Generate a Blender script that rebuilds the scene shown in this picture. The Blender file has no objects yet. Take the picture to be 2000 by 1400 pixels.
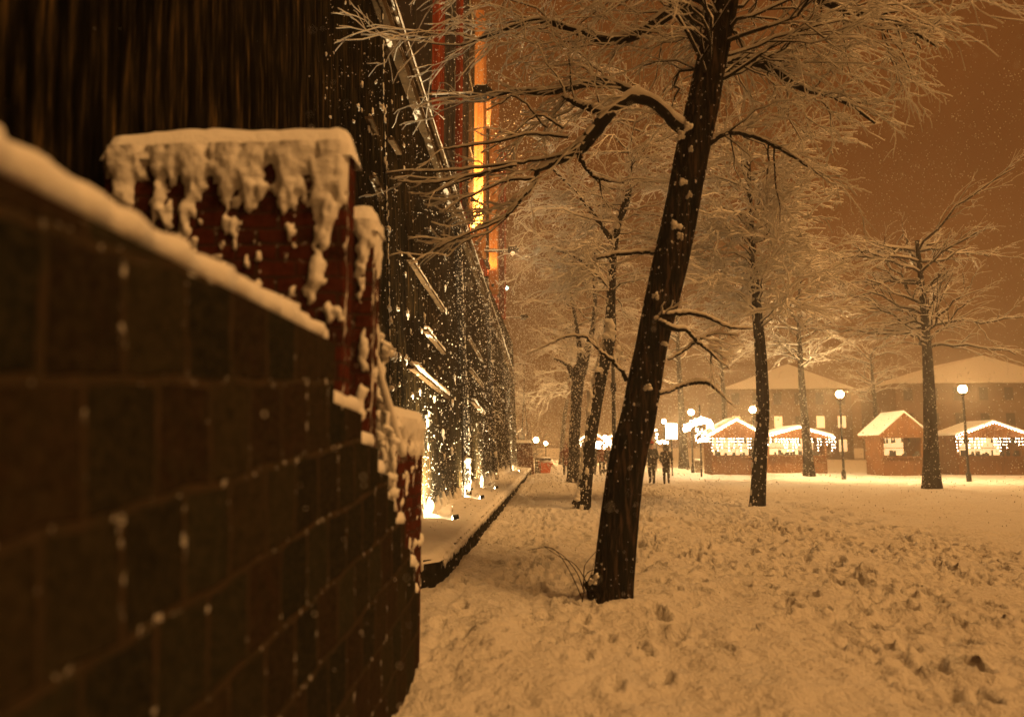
import bpy, bmesh, math, random
import numpy as np
from mathutils import Vector
random.seed(11); RNG = np.random.default_rng(11)
S = bpy.context.scene
COL = S.collection
R = math.radians

# ------------------------------------------------------------ camera
F = 1453.0                       # focal length in pixels of the 2000 px wide photograph
YAW, PITCH = R(3.325), R(6.75)
CAMZ = 1.6
fw = np.array([-math.sin(YAW)*math.cos(PITCH), math.cos(YAW)*math.cos(PITCH), math.sin(PITCH)])
rt = np.array([math.cos(YAW), math.sin(YAW), 0.0])
up = np.cross(rt, fw)
C0 = np.array([0, 0, CAMZ])
cd = bpy.data.cameras.new('camera'); cam = bpy.data.objects.new('camera', cd); COL.objects.link(cam)
cam.location = C0; cam.rotation_euler = (math.pi/2 + PITCH, 0, YAW)
cd.sensor_width = 36; cd.lens = 36*F/2000; cd.clip_end = 3000; cd.clip_start = 0.05
cd.dof.use_dof = True; cd.dof.focus_distance = 14.0; cd.dof.aperture_fstop = 0.95
S.camera = cam

# ------------------------------------------------------------ world, sun, exposure
w = bpy.data.worlds.new("World"); S.world = w; w.use_nodes = True
nt = w.node_tree; nt.nodes.clear()
wo = nt.nodes.new('ShaderNodeOutputWorld'); bg = nt.nodes.new('ShaderNodeBackground')
tc = nt.nodes.new('ShaderNodeTexCoord'); sx = nt.nodes.new('ShaderNodeSeparateXYZ'); cr = nt.nodes.new('ShaderNodeValToRGB')
nt.links.new(tc.outputs['Generated'], sx.inputs[0]); nt.links.new(sx.outputs['Z'], cr.inputs[0])
cr.color_ramp.elements[0].position = 0.0; cr.color_ramp.elements[0].color = (0.12, 0.036, 0.006, 1)
cr.color_ramp.elements[1].position = 0.6; cr.color_ramp.elements[1].color = (0.125, 0.034, 0.0060, 1)
wn = nt.nodes.new('ShaderNodeTexNoise'); wn.inputs['Scale'].default_value = 2.2; wn.inputs['Detail'].default_value = 4; nt.links.new(tc.outputs['Generated'], wn.inputs['Vector'])
wr_ = nt.nodes.new('ShaderNodeMapRange'); wr_.inputs['From Min'].default_value = .3; wr_.inputs['From Max'].default_value = .7; wr_.inputs['To Min'].default_value = .6; wr_.inputs['To Max'].default_value = 1.4
nt.links.new(wn.outputs['Fac'], wr_.inputs['Value']); wm = nt.nodes.new('ShaderNodeVectorMath'); wm.operation = 'SCALE'
nt.links.new(cr.outputs[0], wm.inputs[0]); nt.links.new(wr_.outputs[0], wm.inputs['Scale']); nt.links.new(wm.outputs[0], bg.inputs['Color']); bg.inputs['Strength'].default_value = 1.0
nt.links.new(bg.outputs[0], wo.inputs['Surface'])
sl = bpy.data.lights.new('night_glow', 'SUN'); so = bpy.data.objects.new('night_glow', sl); COL.objects.link(so)
sl.energy = 2.6; sl.angle = R(20); sl.color = (1.0, 0.50, 0.155)
so.rotation_euler = Vector((-0.52, 0.34, -0.78)).to_track_quat('-Z', 'Y').to_euler()
S.view_settings.view_transform = 'Standard'; S.view_settings.look = 'None'
S.view_settings.exposure = 0.0; S.view_settings.gamma = 1.0
S.render.engine = 'CYCLES'
cy = S.cycles
cy.use_denoising = True; cy.max_bounces = 5; cy.diffuse_bounces = 2; cy.glossy_bounces = 2
cy.volume_bounces = 1; cy.transparent_max_bounces = 6; cy.sample_clamp_indirect = 3.0; cy.sample_clamp_direct = 60.0
cy.use_adaptive_sampling = True; cy.adaptive_threshold = 0.02; cy.caustics_reflective = False; cy.caustics_refractive = False

# ------------------------------------------------------------ pixel -> world (photo pixels, real distances)
def ray(px, py):
    return fw + (px-1000)/F*rt - (py-700)/F*up
def PZ(px, py, z=0.0):
    d = ray(px, py); t = (z-CAMZ)/d[2]; return C0 + t*d
def PY(px, py, Y):
    d = ray(px, py); return C0 + Y/d[1]*d
WX0, WTAN = -2.24, 0.042          # battered wall: x = WX0 - WTAN*z
def PW(px, py, off=0.0):          # point on the battered wall, 'off' metres proud of it
    d = ray(px, py); t = (WX0+off-WTAN*CAMZ)/(d[0]+WTAN*d[2]); return C0 + t*d
def PXP(px, py, X):
    d = ray(px, py); return C0 + X/d[0]*d

# ------------------------------------------------------------ object helpers
def world_loc(o):
    v = Vector((0, 0, 0))
    while o: v += Vector(o.location); o = o.parent
    return v
def tag(o, label=None, cat=None, group=None, kind=None):
    if label: o['label'] = label
    if cat: o['category'] = cat
    if group: o['group'] = group
    if kind: o['kind'] = kind
    return o
def thing(name, label, cat, loc=(0, 0, 0), group=None):
    o = bpy.data.objects.new(name, None); COL.objects.link(o); o.empty_display_size = 0.2
    o.location = [float(v) for v in loc]; return tag(o, label, cat, group)
def copy_tree(o, parent=None, loc=None, rotz=None, label=None):
    c = o.copy(); COL.objects.link(c); c.parent = parent
    if loc is not None: c.location = [float(v) for v in loc]
    if rotz is not None: c.rotation_euler = (0, 0, rotz)
    if label: c['label'] = label
    for ch in list(o.children):
        copy_tree(ch, c)
    return c

class MB:
    def __init__(s): s.v = []; s.q = []; s.t = []; s.n = 0
    def add(s, v, q=None, t=None):
        v = np.asarray(v, float).reshape(-1, 3)
        if q is not None and len(q): s.q.append(np.asarray(q, int).reshape(-1, 4)+s.n)
        if t is not None and len(t): s.t.append(np.asarray(t, int).reshape(-1, 3)+s.n)
        s.v.append(v); s.n += len(v); return s
    def box(s, lo, hi, jit=0):
        x0, y0, z0 = lo; x1, y1, z1 = hi
        v = [(x0,y0,z0),(x1,y0,z0),(x1,y1,z0),(x0,y1,z0),(x0,y0,z1),(x1,y0,z1),(x1,y1,z1),(x0,y1,z1)]
        return s.add(v, [(0,3,2,1),(4,5,6,7),(0,1,5,4),(1,2,6,5),(2,3,7,6),(3,0,4,7)])
    def bar(s, a, b, wd, ht):      # box section bar from a to b
        a = np.array(a, float); b = np.array(b, float); d = b-a; d /= np.linalg.norm(d)
        r = np.cross(d, (0, 0, 1.0))
        if np.linalg.norm(r) < 1e-3: r = np.array([1.0, 0, 0])
        r /= np.linalg.norm(r); u = np.cross(r, d)
        v = []
        for p in (a, b):
            for sx_, sz_ in ((-1,-1),(1,-1),(1,1),(-1,1)): v.append(p + r*sx_*wd/2 + u*sz_*ht/2)
        return s.add(v, [(0,1,2,3),(7,6,5,4),(0,4,5,1),(1,5,6,2),(2,6,7,3),(3,7,4,0)])
    def tube(s, P, rad, n=6, squash=None, cap=True):
        P = np.asarray(P, float); rad = np.broadcast_to(np.asarray(rad, float), (len(P),))
        T = np.gradient(P, axis=0); T /= (np.linalg.norm(T, axis=1)[:, None]+1e-9)
        m = T.mean(0)
        ref = np.array([0, 0, 1.0]) if abs(m[2]) < 0.8*np.linalg.norm(m)+1e-9 else np.array([0, -1.0, 0])
        U = ref - (T@ref)[:, None]*T; U /= (np.linalg.norm(U, axis=1)[:, None]+1e-9)
        V = np.cross(T, U)
        a = np.arange(n)*2*math.pi/n
        ring = P[:, None, :] + rad[:, None, None]*(np.cos(a)[None, :, None]*U[:, None, :] + np.sin(a)[None, :, None]*V[:, None, :])
        k = len(P); i = np.arange(k-1)[:, None]*n; j = np.arange(n)[None, :]; j2 = (j+1) % n
        q = np.stack([i+j, i+n+j, i+n+j2, i+j2], -1).reshape(-1, 4)
        v = ring.reshape(-1, 3); t = []
        if cap:
            v = np.vstack([v, P[0], P[-1]]); c0 = k*n; c1 = c0+1
            t = [(c0, jj, (jj+1) % n) for jj in range(n)] + [(c1, (k-1)*n+(jj+1) % n, (k-1)*n+jj) for jj in range(n)]
        return s.add(v, q, t)
    def blob(s, c, r, lump=0.18, seed=None, fine=False):
        V, T = ICO2 if fine else ICO1
        r = np.broadcast_to(np.asarray(r, float), (3,))
        ph = RNG.random(6)*6.28
        d = 1 + lump*(np.sin(V[:, 0]*3.1+ph[0])*np.sin(V[:, 1]*3.7+ph[1])+0.7*np.sin(V[:, 2]*5.2+ph[2]+V[:, 0]*2)) + lump*0.3*(RNG.random(len(V))-.5)
        return s.add(V*d[:, None]*r + np.asarray(c, float), None, T)
    def grid(s, P):                 # P: (a,b,3)
        a, b = P.shape[:2]; i = np.arange(a-1)[:, None]*b; j = np.arange(b-1)[None, :]
        q = np.stack([i+j, i+j+1, i+b+j+1, i+b+j], -1).reshape(-1, 4)
        return s.add(P.reshape(-1, 3), q)
    def prism(s, poly, axis, lo, hi):   # polygon (list of 2D) extruded along axis 0=x,1=y,2=z
        n = len(poly); v = []
        for h in (lo, hi):
            for a, b in poly:
                v.append({0: (h, a, b), 1: (a, h, b), 2: (a, b, h)}[axis])
        bm = bmesh.new(); vs = [bm.verts.new(p) for p in v]
        bm.faces.new(vs[:n]); bm.faces.new(vs[n:][::-1])
        for i in range(n): bm.faces.new((vs[i], vs[i+n], vs[(i+1) % n+n], vs[(i+1) % n]))
        bmesh.ops.recalc_face_normals(bm, faces=bm.faces)
        bmesh.ops.triangulate(bm, faces=bm.faces); bm.verts.index_update()
        t = [[x.index for x in f.verts] for f in bm.faces]
        s.add([tuple(x.co) for x in bm.verts], None, t); bm.free(); return s
    def lathe(s, c, prof, n=12):
        a = np.arange(n)*2*math.pi/n; c = np.asarray(c, float)
        P = np.array([[(c[0]+r*math.cos(t), c[1]+r*math.sin(t), c[2]+z) for t in list(a)+[0]] for r, z in prof])
        return s.grid(P)
    def build(s, name, mat, parent=None, smooth=False, bevel=0, recalc=False):
        me = bpy.data.meshes.new(name)
        v = np.vstack(s.v)
        if parent is not None: v = v - np.array(world_loc(parent))
        q = np.vstack(s.q) if s.q else np.zeros((0, 4), int); t = np.vstack(s.t) if s.t else np.zeros((0, 3), int)
        me.vertices.add(len(v)); me.vertices.foreach_set('co', v.astype(np.float32).ravel())
        nl = len(q)*4+len(t)*3; me.loops.add(nl)
        me.loops.foreach_set('vertex_index', np.concatenate([q.ravel(), t.ravel()]).astype(np.int32))
        me.polygons.add(len(q)+len(t))
        st = np.concatenate([np.arange(len(q))*4, len(q)*4+np.arange(len(t))*3]).astype(np.int32)
        me.polygons.foreach_set('loop_start', st)
        me.update(calc_edges=True); me.validate()
        me.polygons.foreach_set('use_smooth', np.full(len(me.polygons), smooth))
        me.materials.append(mat)
        if recalc:
            bm = bmesh.new(); bm.from_mesh(me); bmesh.ops.recalc_face_normals(bm, faces=bm.faces); bm.to_mesh(me); bm.free()
        o = bpy.data.objects.new(name, me); COL.objects.link(o)
        if parent is not None: o.parent = parent
        if name in ('stuck_snow', 'snow_lumps', 'snow_fringe', 'snow_clumps', 'blown_snow', 'snow_collar', 'goods', 'arch_bulbs', 'hanging_bulbs', 'string_lights'): o['kind'] = 'stuff'
        if bevel:
            m = o.modifiers.new('bevel', 'BEVEL'); m.width = bevel; m.segments = 2
        return o
def ico(sub):
    bm = bmesh.new(); bmesh.ops.create_icosphere(bm, subdivisions=sub, radius=1)
    V = np.array([tuple(v.co) for v in bm.verts]); T = np.array([[v.index for v in f.verts] for f in bm.faces]); bm.free(); return V, T
ICO1, ICO2 = ico(2), ico(3)
ICO0 = ico(1)

def vnoise(x, y, seed):
    r = np.random.default_rng(seed).random((256, 256))
    xi = np.floor(x).astype(int); yi = np.floor(y).astype(int); fx = x-xi; fy = y-yi
    fx = fx*fx*(3-2*fx); fy = fy*fy*(3-2*fy); g = lambda a, b: r[a % 256, b % 256]
    return (g(xi, yi)*(1-fx)+g(xi+1, yi)*fx)*(1-fy)+(g(xi, yi+1)*(1-fx)+g(xi+1, yi+1)*fx)*fy
def fbm(x, y, seed, o=4):
    s = 0; a = 1; t = 0
    for k in range(o): s = s+a*(vnoise(x*2**k+17*k, y*2**k+9*k, seed+k)-.5); t += a; a *= .55
    return s/t

# ------------------------------------------------------------ materials
def newmat(name):
    m = bpy.data.materials.new(name); m.use_nodes = True; t = m.node_tree; b = t.nodes['Principled BSDF']
    b.inputs['Specular IOR Level'].default_value = 0.0; return m, t, b
def N(t, kind, **kw):
    n = t.nodes.new(kind)
    for k, v in kw.items():
        if hasattr(n, k): setattr(n, k, v)
        else: n.inputs[k.replace('_', ' ')].default_value = v
    return n
def coords(t, scale=(1, 1, 1), rot=(0, 0, 0), world=False):
    g = N(t, 'ShaderNodeNewGeometry') if world else N(t, 'ShaderNodeTexCoord'); mp = N(t, 'ShaderNodeMapping')
    mp.inputs['Scale'].default_value = scale; mp.inputs['Rotation'].default_value = rot
    t.links.new(g.outputs['Position' if world else 'Object'], mp.inputs[0]); return mp.outputs[0]
def noise(t, vec, scale, detail=4, rough=.6, dist=0):
    n = N(t, 'ShaderNodeTexNoise', Scale=scale, Detail=detail, Roughness=rough, Distortion=dist); t.links.new(vec, n.inputs['Vector']); return n.outputs['Fac']
def ramp(t, fac, stops):
    r = N(t, 'ShaderNodeValToRGB'); e = r.color_ramp.elements
    while len(e) < len(stops): e.new(.5)
    for k, (p, c) in enumerate(stops):
        e[k].position = p; e[k].color = tuple(c)+(1,) if hasattr(c, '__len__') else (c, c, c, 1)
    t.links.new(fac, r.inputs[0]); return r.outputs[0]
def mix(t, fac, a, b):
    m = N(t, 'ShaderNodeMix', data_type='RGBA')
    if hasattr(fac, 'links'): t.links.new(fac, m.inputs['Factor'])
    else: m.inputs['Factor'].default_value = fac
    for k, v in ((6, a), (7, b)):
        if hasattr(v, 'links'): t.links.new(v, m.inputs[k])
        else: m.inputs[k].default_value = tuple(v)+(1,)
    return m.outputs[2]
def math_(t, op, a, b=0.0):
    m = N(t, 'ShaderNodeMath', operation=op)
    for k, v in ((0, a), (1, b)):
        if hasattr(v, 'links'): t.links.new(v, m.inputs[k])
        else: m.inputs[k].default_value = v
    return m.outputs[0]
def bump(t, b, h, strength, dist):
    n = N(t, 'ShaderNodeBump', Strength=strength, Distance=dist); t.links.new(h, n.inputs['Height']); t.links.new(n.outputs[0], b.inputs['Normal'])
SNOWC = (0.80, 0.78, 0.74)
def m_snow(name='snow', c=SNOWC, bs=.6, bd=.02, sc=22):
    m, t, b = newmat(name); v = coords(t, world=True)
    n1 = noise(t, v, sc, 5, .65); n2 = noise(t, v, 2.2, 3)
    t.links.new(mix(t, n2, tuple(x*.93 for x in c), c), b.inputs['Base Color']); b.inputs['Roughness'].default_value = .75
    bump(t, b, n1, bs, bd); return m
def m_surface(name, stops, scale, nsc=1.0, rough=.85, bs=.6, bd=.02, snow=None, rot=(0, 0, 0), detail=6, spec=0.0):
    """noise coloured surface, optional snow stuck to it: snow=(vec scale, noise scale, threshold)"""
    m, t, b = newmat(name); v = coords(t, scale, rot); n = noise(t, v, nsc, detail, .65)
    c = ramp(t, n, stops); h = n
    if snow:
        for (vs, ns, th, wd) in snow:
            k = noise(t, coords(t, vs), ns, 4, .6); k = ramp(t, k, [(th, 0.0), (th+wd, 1.0)])
            c = mix(t, k, c, SNOWC); h = math_(t, 'ADD', h, k)
    t.links.new(c, b.inputs['Base Color']); b.inputs['Roughness'].default_value = rough
    b.inputs['Specular IOR Level'].default_value = spec
    bump(t, b, h, bs, bd); return m
def m_brick(name, plane, bw, bh, cols, mortar, msize=.012, tilt=0, snow=None, bs=.8, top=None):
    m, t, b = newmat(name); g = N(t, 'ShaderNodeTexCoord'); sp = N(t, 'ShaderNodeSeparateXYZ'); t.links.new(g.outputs['Object'], sp.inputs[0])
    cb = N(t, 'ShaderNodeCombineXYZ'); t.links.new(sp.outputs['Y' if plane == 'x' else 'X'], cb.inputs[0]); t.links.new(sp.outputs['Z'], cb.inputs[1])
    wob = N(t, 'ShaderNodeTexNoise', Scale=4.0, Detail=6); t.links.new(g.outputs['Object'], wob.inputs['Vector'])
    vm = N(t, 'ShaderNodeVectorMath', operation='MULTIPLY_ADD'); t.links.new(wob.outputs['Color'], vm.inputs[0]); vm.inputs[1].default_value = (.06, .06, 0); t.links.new(cb.outputs[0], vm.inputs[2])
    mp = N(t, 'ShaderNodeMapping'); mp.inputs['Rotation'].default_value = (0, 0, tilt); t.links.new(vm.outputs[0], mp.inputs[0])
    br = N(t, 'ShaderNodeTexBrick'); t.links.new(mp.outputs[0], br.inputs['Vector'])
    br.inputs['Scale'].default_value = 1; br.inputs['Brick Width'].default_value = bw; br.inputs['Row Height'].default_value = bh
    br.inputs['Mortar Size'].default_value = msize; br.inputs['Mortar Smooth'].default_value = .3
    br.inputs['Color1'].default_value = (0, 0, 0, 1); br.inputs['Color2'].default_value = (1, 1, 1, 1); br.inputs['Mortar'].default_value = (0, 0, 0, 1)
    c = ramp(t, br.outputs['Color'], cols)
    nz = noise(t, g.outputs['Object'], 14, 5, .7); c = mix(t, ramp(t, nz, [(.35, .0), (.65, .75)]), c, tuple(x*.35 for x in cols[0][1]))
    n2 = noise(t, g.outputs['Object'], 45, 6, .75); c = mix(t, ramp(t, n2, [(.42, 0.0), (.62, .55)]), c, tuple(min(x*1.6, 1) for x in cols[3 if len(cols) > 3 else 0][1]))
    n3 = noise(t, g.outputs['Object'], 7, 5, .7); mf = math_(t, 'MULTIPLY', br.outputs['Fac'], ramp(t, n3, [(.34, .15), (.58, 1.0)]))
    c = mix(t, mf, c, mortar); fr = math_(t, 'MULTIPLY', br.outputs['Fac'], ramp(t, noise(t, g.outputs['Object'], 16, 5, .7), [(.60, 0.0), (.66, .55)])); c = mix(t, fr, c, SNOWC)
    h = math_(t, 'SUBTRACT', math_(t, 'MULTIPLY', nz, .5), br.outputs['Fac'])
    if snow:
        for (vs, ns, th, wd) in snow:
            k = noise(t, coords(t, vs), ns, 4, .6)
            if top:   # more snow clings near the top of the pier
                k = math_(t, 'ADD', k, math_(t, 'MULTIPLY', math_(t, 'MAXIMUM', math_(t, 'SUBTRACT', sp.outputs['Z'], top[0]), -.3), top[1]))
            k = ramp(t, k, [(th, 0.0), (th+wd, 1.0)]); c = mix(t, k, c, SNOWC); h = math_(t, 'ADD', h, k)
    t.links.new(c, b.inputs['Base Color']); b.inputs['Roughness'].default_value = .9; bump(t, b, h, bs, .02); return m
def m_emit(name, c, s):
    m, t, b = newmat(name); b.inputs['Base Color'].default_value = (.8, .8, .8, 1)
    b.inputs['Emission Color'].default_value = tuple(c)+(1,); b.inputs['Emission Strength'].default_value = s; return m
def m_flat(name, c, rough=.7, spec=.0, var=.25):
    m, t, b = newmat(name); n = noise(t, coords(t), 9, 5, .7)
    t.links.new(mix(t, n, tuple(x*(1-var) for x in c), tuple(x*(1+var) for x in c)), b.inputs['Base Color'])
    b.inputs['Roughness'].default_value = rough; b.inputs['Specular IOR Level'].default_value = spec; bump(t, b, n, .25, .01); return m

M = {}
M['snow'] = m_snow()
M['ground'] = m_snow('trodden_snow', (.74, .71, .66), 1.0, .06, 14)
M['twigsnow'] = m_snow('twig_snow', (.80, .77, .72), .3, .01, 40)
M['wall'] = m_surface('sooty_stone', [(.40, (.002, .002, .0016)), (.50, (.009, .0075, .005)), (.57, (.028, .020, .010)), (.64, (.07, .045, .018)), (.74, (.16, .10, .036))], (9, 9, .7), 1.6, .75, 1.0, .04,
                      snow=[((9, 9, 4.5), 2.1, .74, .03), ((30, 30, 16), 1.3, .75, .03)], spec=.0)
M['bark'] = m_surface('bark', [(.38, (.002, .002, .002)), (.50, (.012, .009, .006)), (.62, (.085, .050, .028))], (21, 21, 2.0), 1.1, .95, 1.0, .09, rot=(0, R(-9), 0))
M['bark_snowy'] = m_surface('bark_snowy', [(.3, (.002, .002, .0015)), (.55, (.006, .005, .004)), (.8, (.018, .013, .009))], (20, 20, 2), 1.0, .95, 1.0, .04, snow=[((6, 6, 4), 2.0, .63, .04)])
M['twig'] = m_flat('twig_bark', (.012, .009, .006), .95, .1)
BC = [(0, (.030, .028, .017)), (.3, (.008, .010, .009)), (.55, (.030, .015, .010)), (.75, (.034, .027, .015)), (1, (.009, .010, .009))]
M['block'] = m_brick('dark_block', 'x', .285, .30, BC, (.050, .034, .020), .016, R(-5))
RC = [(0, (.065, .017, .010)), (.5, (.11, .028, .015)), (1, (.022, .014, .010))]
M['pier_a'] = m_brick('red_pier_snowy', 'y', .21, .085, RC, (.05, .03, .02), .01, 0, snow=[((9, 9, 4), 1.5, .66, .04)])
M['pier_c'] = m_brick('red_pier_snowy_side', 'x', .21, .085, RC, (.05, .03, .02), .01, 0, snow=[((9, 9, 5), 1.5, .64, .04)])
M['endpier'] = m_brick('red_brick_far', 'y', .24, .09, [(0, (.10, .03, .015)), (.5, (.28, .09, .03)), (1, (.05, .02, .012))], (.05, .03, .02), .01)
M['facade'] = m_surface('red_render', [(.3, (.04, .012, .008)), (.5, (.20, .038, .016)), (.7, (.40, .085, .028))], (2.2, 1.6, .05), 1.3, .8, .3, .01)
M['pilaster'] = m_surface('ochre_render', [(.3, (.26, .10, .035)), (.5, (.42, .19, .07)), (.7, (.55, .27, .11))], (14, 14, .25), 1.0, .8, .3, .01)
M['cornice'] = m_surface('cornice_stone', [(.3, (.03, .022, .014)), (.6, (.09, .06, .035)), (.8, (.16, .11, .065))], (3, 3, 3), 2.5, .9, .7, .03, snow=[((3, 1, 10), 1.5, .60, .05)])
M['curb'] = m_surface('wet_kerb_stone', [(.3, (.006, .006, .005)), (.6, (.022, .019, .014)), (.85, (.05, .04, .03))], (4, 4, 3), 3.0, .7, 1.0, .03, snow=[((12, 12, 3), 1.4, .66, .04)])
M['iron'] = m_flat('black_iron', (.010, .010, .009), .5, .15)
M['iron_snowy'] = m_surface('frosted_pipe', [(.3, (.006, .006, .006)), (.8, (.02, .018, .016))], (4, 4, 4), 2, .5, .8, .02, snow=[((9, 9, 7), 3.2, .56, .05)])
M['steel'] = m_flat('green_grey_steel', (.045, .045, .035), .6, .4)
M['wood'] = m_surface('stall_boards', [(.3, (.09, .04, .018)), (.7, (.22, .10, .045))], (6, 6, .6), 2, .8, .4, .01)
M['orange'] = m_flat('orange_plastic', (.55, .10, .02), .5, .4)
M['dark'] = m_flat('dark_paint', (.03, .025, .018), .6, .3)
M['concrete'] = m_flat('bin_concrete', (.22, .17, .12), .9, .1)
M['globe'] = m_emit('lamp_globe', (1.0, .66, .29), 1600)
M['globe2'] = m_emit('lamp_globe_far', (1.0, .62, .25), 700)
M['led'] = m_emit('string_bulb', (1.0, .78, .50), 45)
M['panel'] = m_emit('lit_panel', (1.0, .80, .52), 30)
M['window'] = m_emit('warm_glow', (1.0, .62, .26), 1.3)
M['cool'] = m_emit('cool_bulb', (.55, 1.0, .85), 8)
M['uplight'] = m_emit('uplight_lens', (1.0, .80, .45), 120)
M['skin'] = m_flat('skin', (.42, .22, .14), .6, .3)
M['coat_dark'] = m_flat('dark_coat', (.009, .008, .006), .9, .1)
M['coat_olive'] = m_flat('olive_parka', (.014, .012, .008), .9, .1)
M['coat_red'] = m_flat('rust_coat', (.16, .035, .018), .9, .1)
M['trouser'] = m_flat('dark_trousers', (.010, .009, .008), .9, .1)
M['boot'] = m_flat('boots', (.012, .010, .009), .6, .3)
M['hat_red'] = m_flat('red_knit', (.35, .03, .02), .95, .1)
M['hair'] = m_flat('hair', (.03, .018, .01), .7, .3)
M['plaster'] = m_surface('far_render', [(.3, (.14, .085, .05)), (.7, (.24, .15, .09))], (.4, .4, .4), 1, .9, .2, .01)
M['roofsnow'] = M['snow']

# ------------------------------------------------------------ ground: one sheet to the horizon
xs = np.concatenate([-np.geomspace(700, 2.2, 60), np.arange(-1.9, 7.0, .034), 7.0*1.022**np.arange(1, 214)])
ys = np.concatenate([-np.geomspace(300, 1, 24), np.arange(0, 3.4, .12), np.arange(3.4, 16, .036), 16*1.0085**np.arange(1, 220)])
ys = np.concatenate([ys, ys[-1]*1.06**np.arange(1, 36)])
X, Y = np.meshgrid(xs, ys, indexing='ij')
def ground_h(X, Y):
    near = np.clip((70-np.hypot(X, Y))/40, 0, 1)
    h = .10*fbm(X*.35, Y*.35, 3, 3) + .10*fbm(X*1.3, Y*1.3, 7, 3) + .085*fbm(X*4.2, Y*4.2, 13, 4)
    tr = np.clip(fbm(X*.8, Y*.5, 40, 3)*4+.55, 0, 1)         # where it is trodden most
    h = h - tr*.085*np.abs(fbm(X*7, Y*6, 21, 3))*2 + tr*.10*fbm(X*11, Y*11, 33, 3) + (.3+tr)*.03*fbm(X*24, Y*24, 37, 2)
    return h*near
H = ground_h(X, Y)
rf = np.random.default_rng(5)
prints = []
for k in range(85):                                      # walkers' tracks: chains of boot prints
    a = R(90 + rf.normal(0, 9)); x = rf.uniform(-.9, 7.5); y = rf.uniform(2.5, 22)
    if k % 5 == 0: a = R(rf.uniform(20, 160))
    for st in range(int(rf.integers(6, 26))):
        side = .11*(1 if st % 2 else -1)
        prints.append((x+math.cos(a)*.62*st-math.sin(a)*side, y+math.sin(a)*.62*st+math.cos(a)*side, a+rf.normal(0, .12)))
for (px_, py_, a) in prints:
    if px_ < -1.15: continue
    i0, i1 = np.searchsorted(xs, [px_-.35, px_+.35]); j0, j1 = np.searchsorted(ys, [py_-.35, py_+.35])
    if i1 <= i0 or j1 <= j0: continue
    dx = X[i0:i1, j0:j1]-px_; dy = Y[i0:i1, j0:j1]-py_
    u = dx*math.cos(a)+dy*math.sin(a); v = -dx*math.sin(a)+dy*math.cos(a)
    d = np.sqrt((u/.16)**2+(v/.065)**2)
    H[i0:i1, j0:j1] += -.105*np.exp(-d**4) + .042*np.exp(-((d-1.35)/.28)**2)
H += .11*np.exp(-((X-(-.55))**2/.05+((Y-6.4)**2)/.9)) * 1.0     # ridge of pushed snow in the foreground
H += .20*np.exp(-(((X-.0)/1.3)**2+((Y-30)/1.6)**2))             # low bank across the path
H += .22*np.exp(-(((X+.3)/1.6)**2+((Y-38)/1.5)**2))
H += .07*np.exp(-(((X-.62)/.5)**2+((Y-7.9)/.5)**2))
H += .045*np.exp(-((X+1.25)/.13)**2)*((Y > 8) & (Y < 44))*(.4+fbm(Y*2, X*0, 91, 3)*1.8)
g = MB().grid(np.stack([X, Y, H], -1)).build('snowy_ground', M['ground'], None, True)
tag(g, 'trodden snow covering the ground of the path and square', kind='structure')
def gz(x, y):
    i = min(max(np.searchsorted(xs, x), 0), len(xs)-1); j = min(max(np.searchsorted(ys, y), 0), len(ys)-1); return float(H[i, j])

# ------------------------------------------------------------ building with battered dark wall and red upper storey
bld = thing('building', 'tall building with dark battered stone base and red upper storey, along the left side', 'building', (-3, 12, 0))
wy = np.concatenate([np.arange(-6, 8, .6), np.arange(8, 30, .14), np.arange(30, 45.01, .5)])
wz = np.concatenate([[-.3], np.arange(.1, 7.85, .12), [7.86]])
WY, WZ = np.meshgrid(wy, wz, indexing='ij')
WXg = WX0 - WTAN*WZ + .05*fbm(WY*1.5, WZ*.5, 50, 4) + .03*fbm(WY*6, WZ*.8, 54, 3)
MB().grid(np.stack([WXg, WY, WZ], -1)).build('stone_wall', M['wall'], bld, True)
o = MB().box((-8, -6, -.3), (-2.75, 45, 7.7)).build('wall_core', M['dark'], bld)
cz = 7.75
fz = MB(); fz.box((-2.78, -6, 8.0), (-2.72, 37.3, 16.5)); fz.box((-8, -6, 8.0), (-2.78, 37.3, 16.5))
fac = fz.build('upper_wall', M['facade'], bld)
# cornice follows the photograph's slightly falling line
A1 = PXP(817, 176, -2.5); A2 = PXP(975, 650, -2.5)
def cz_at(y): return A1[2] + (y-A1[1])/(A2[1]-A1[1])*(A2[2]-A1[2])
co = MB()
for (x0, x1, dz0, dz1) in ((-2.75, -2.42, -.52, -.34), (-2.75, -2.49, -.34, -.10), (-2.75, -2.40, -.10, .0)):
    y0, y1 = -6, 44
    v = []
    for yy in (y0, y1):
        z = cz_at(yy)
        v += [(x0, yy, z+dz0), (x1, yy, z+dz0), (x1, yy, z+dz1), (x0, yy, z+dz1)]
    co.add(v, [(0,1,2,3),(7,6,5,4),(0,4,5,1),(1,5,6,2),(2,6,7,3),(3,7,4,0)])
cor = co.build('cornice', M['cornice'], bld, recalc=True)
sn = MB(); yy = np.arange(-5, 43, .25)
P = np.array([(-2.42+RNG.normal(0, .004), y, cz_at(y)+.005) for y in yy]); sn.tube(P, .03+.012*RNG.random(len(P)), 7)
P = np.array([(-2.44, y, cz_at(y)-.335) for y in yy]); sn.tube(P, .010+.014*RNG.random(len(P)), 6)
sn.build('snow_ridge', M['snow'], cor, True)
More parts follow.
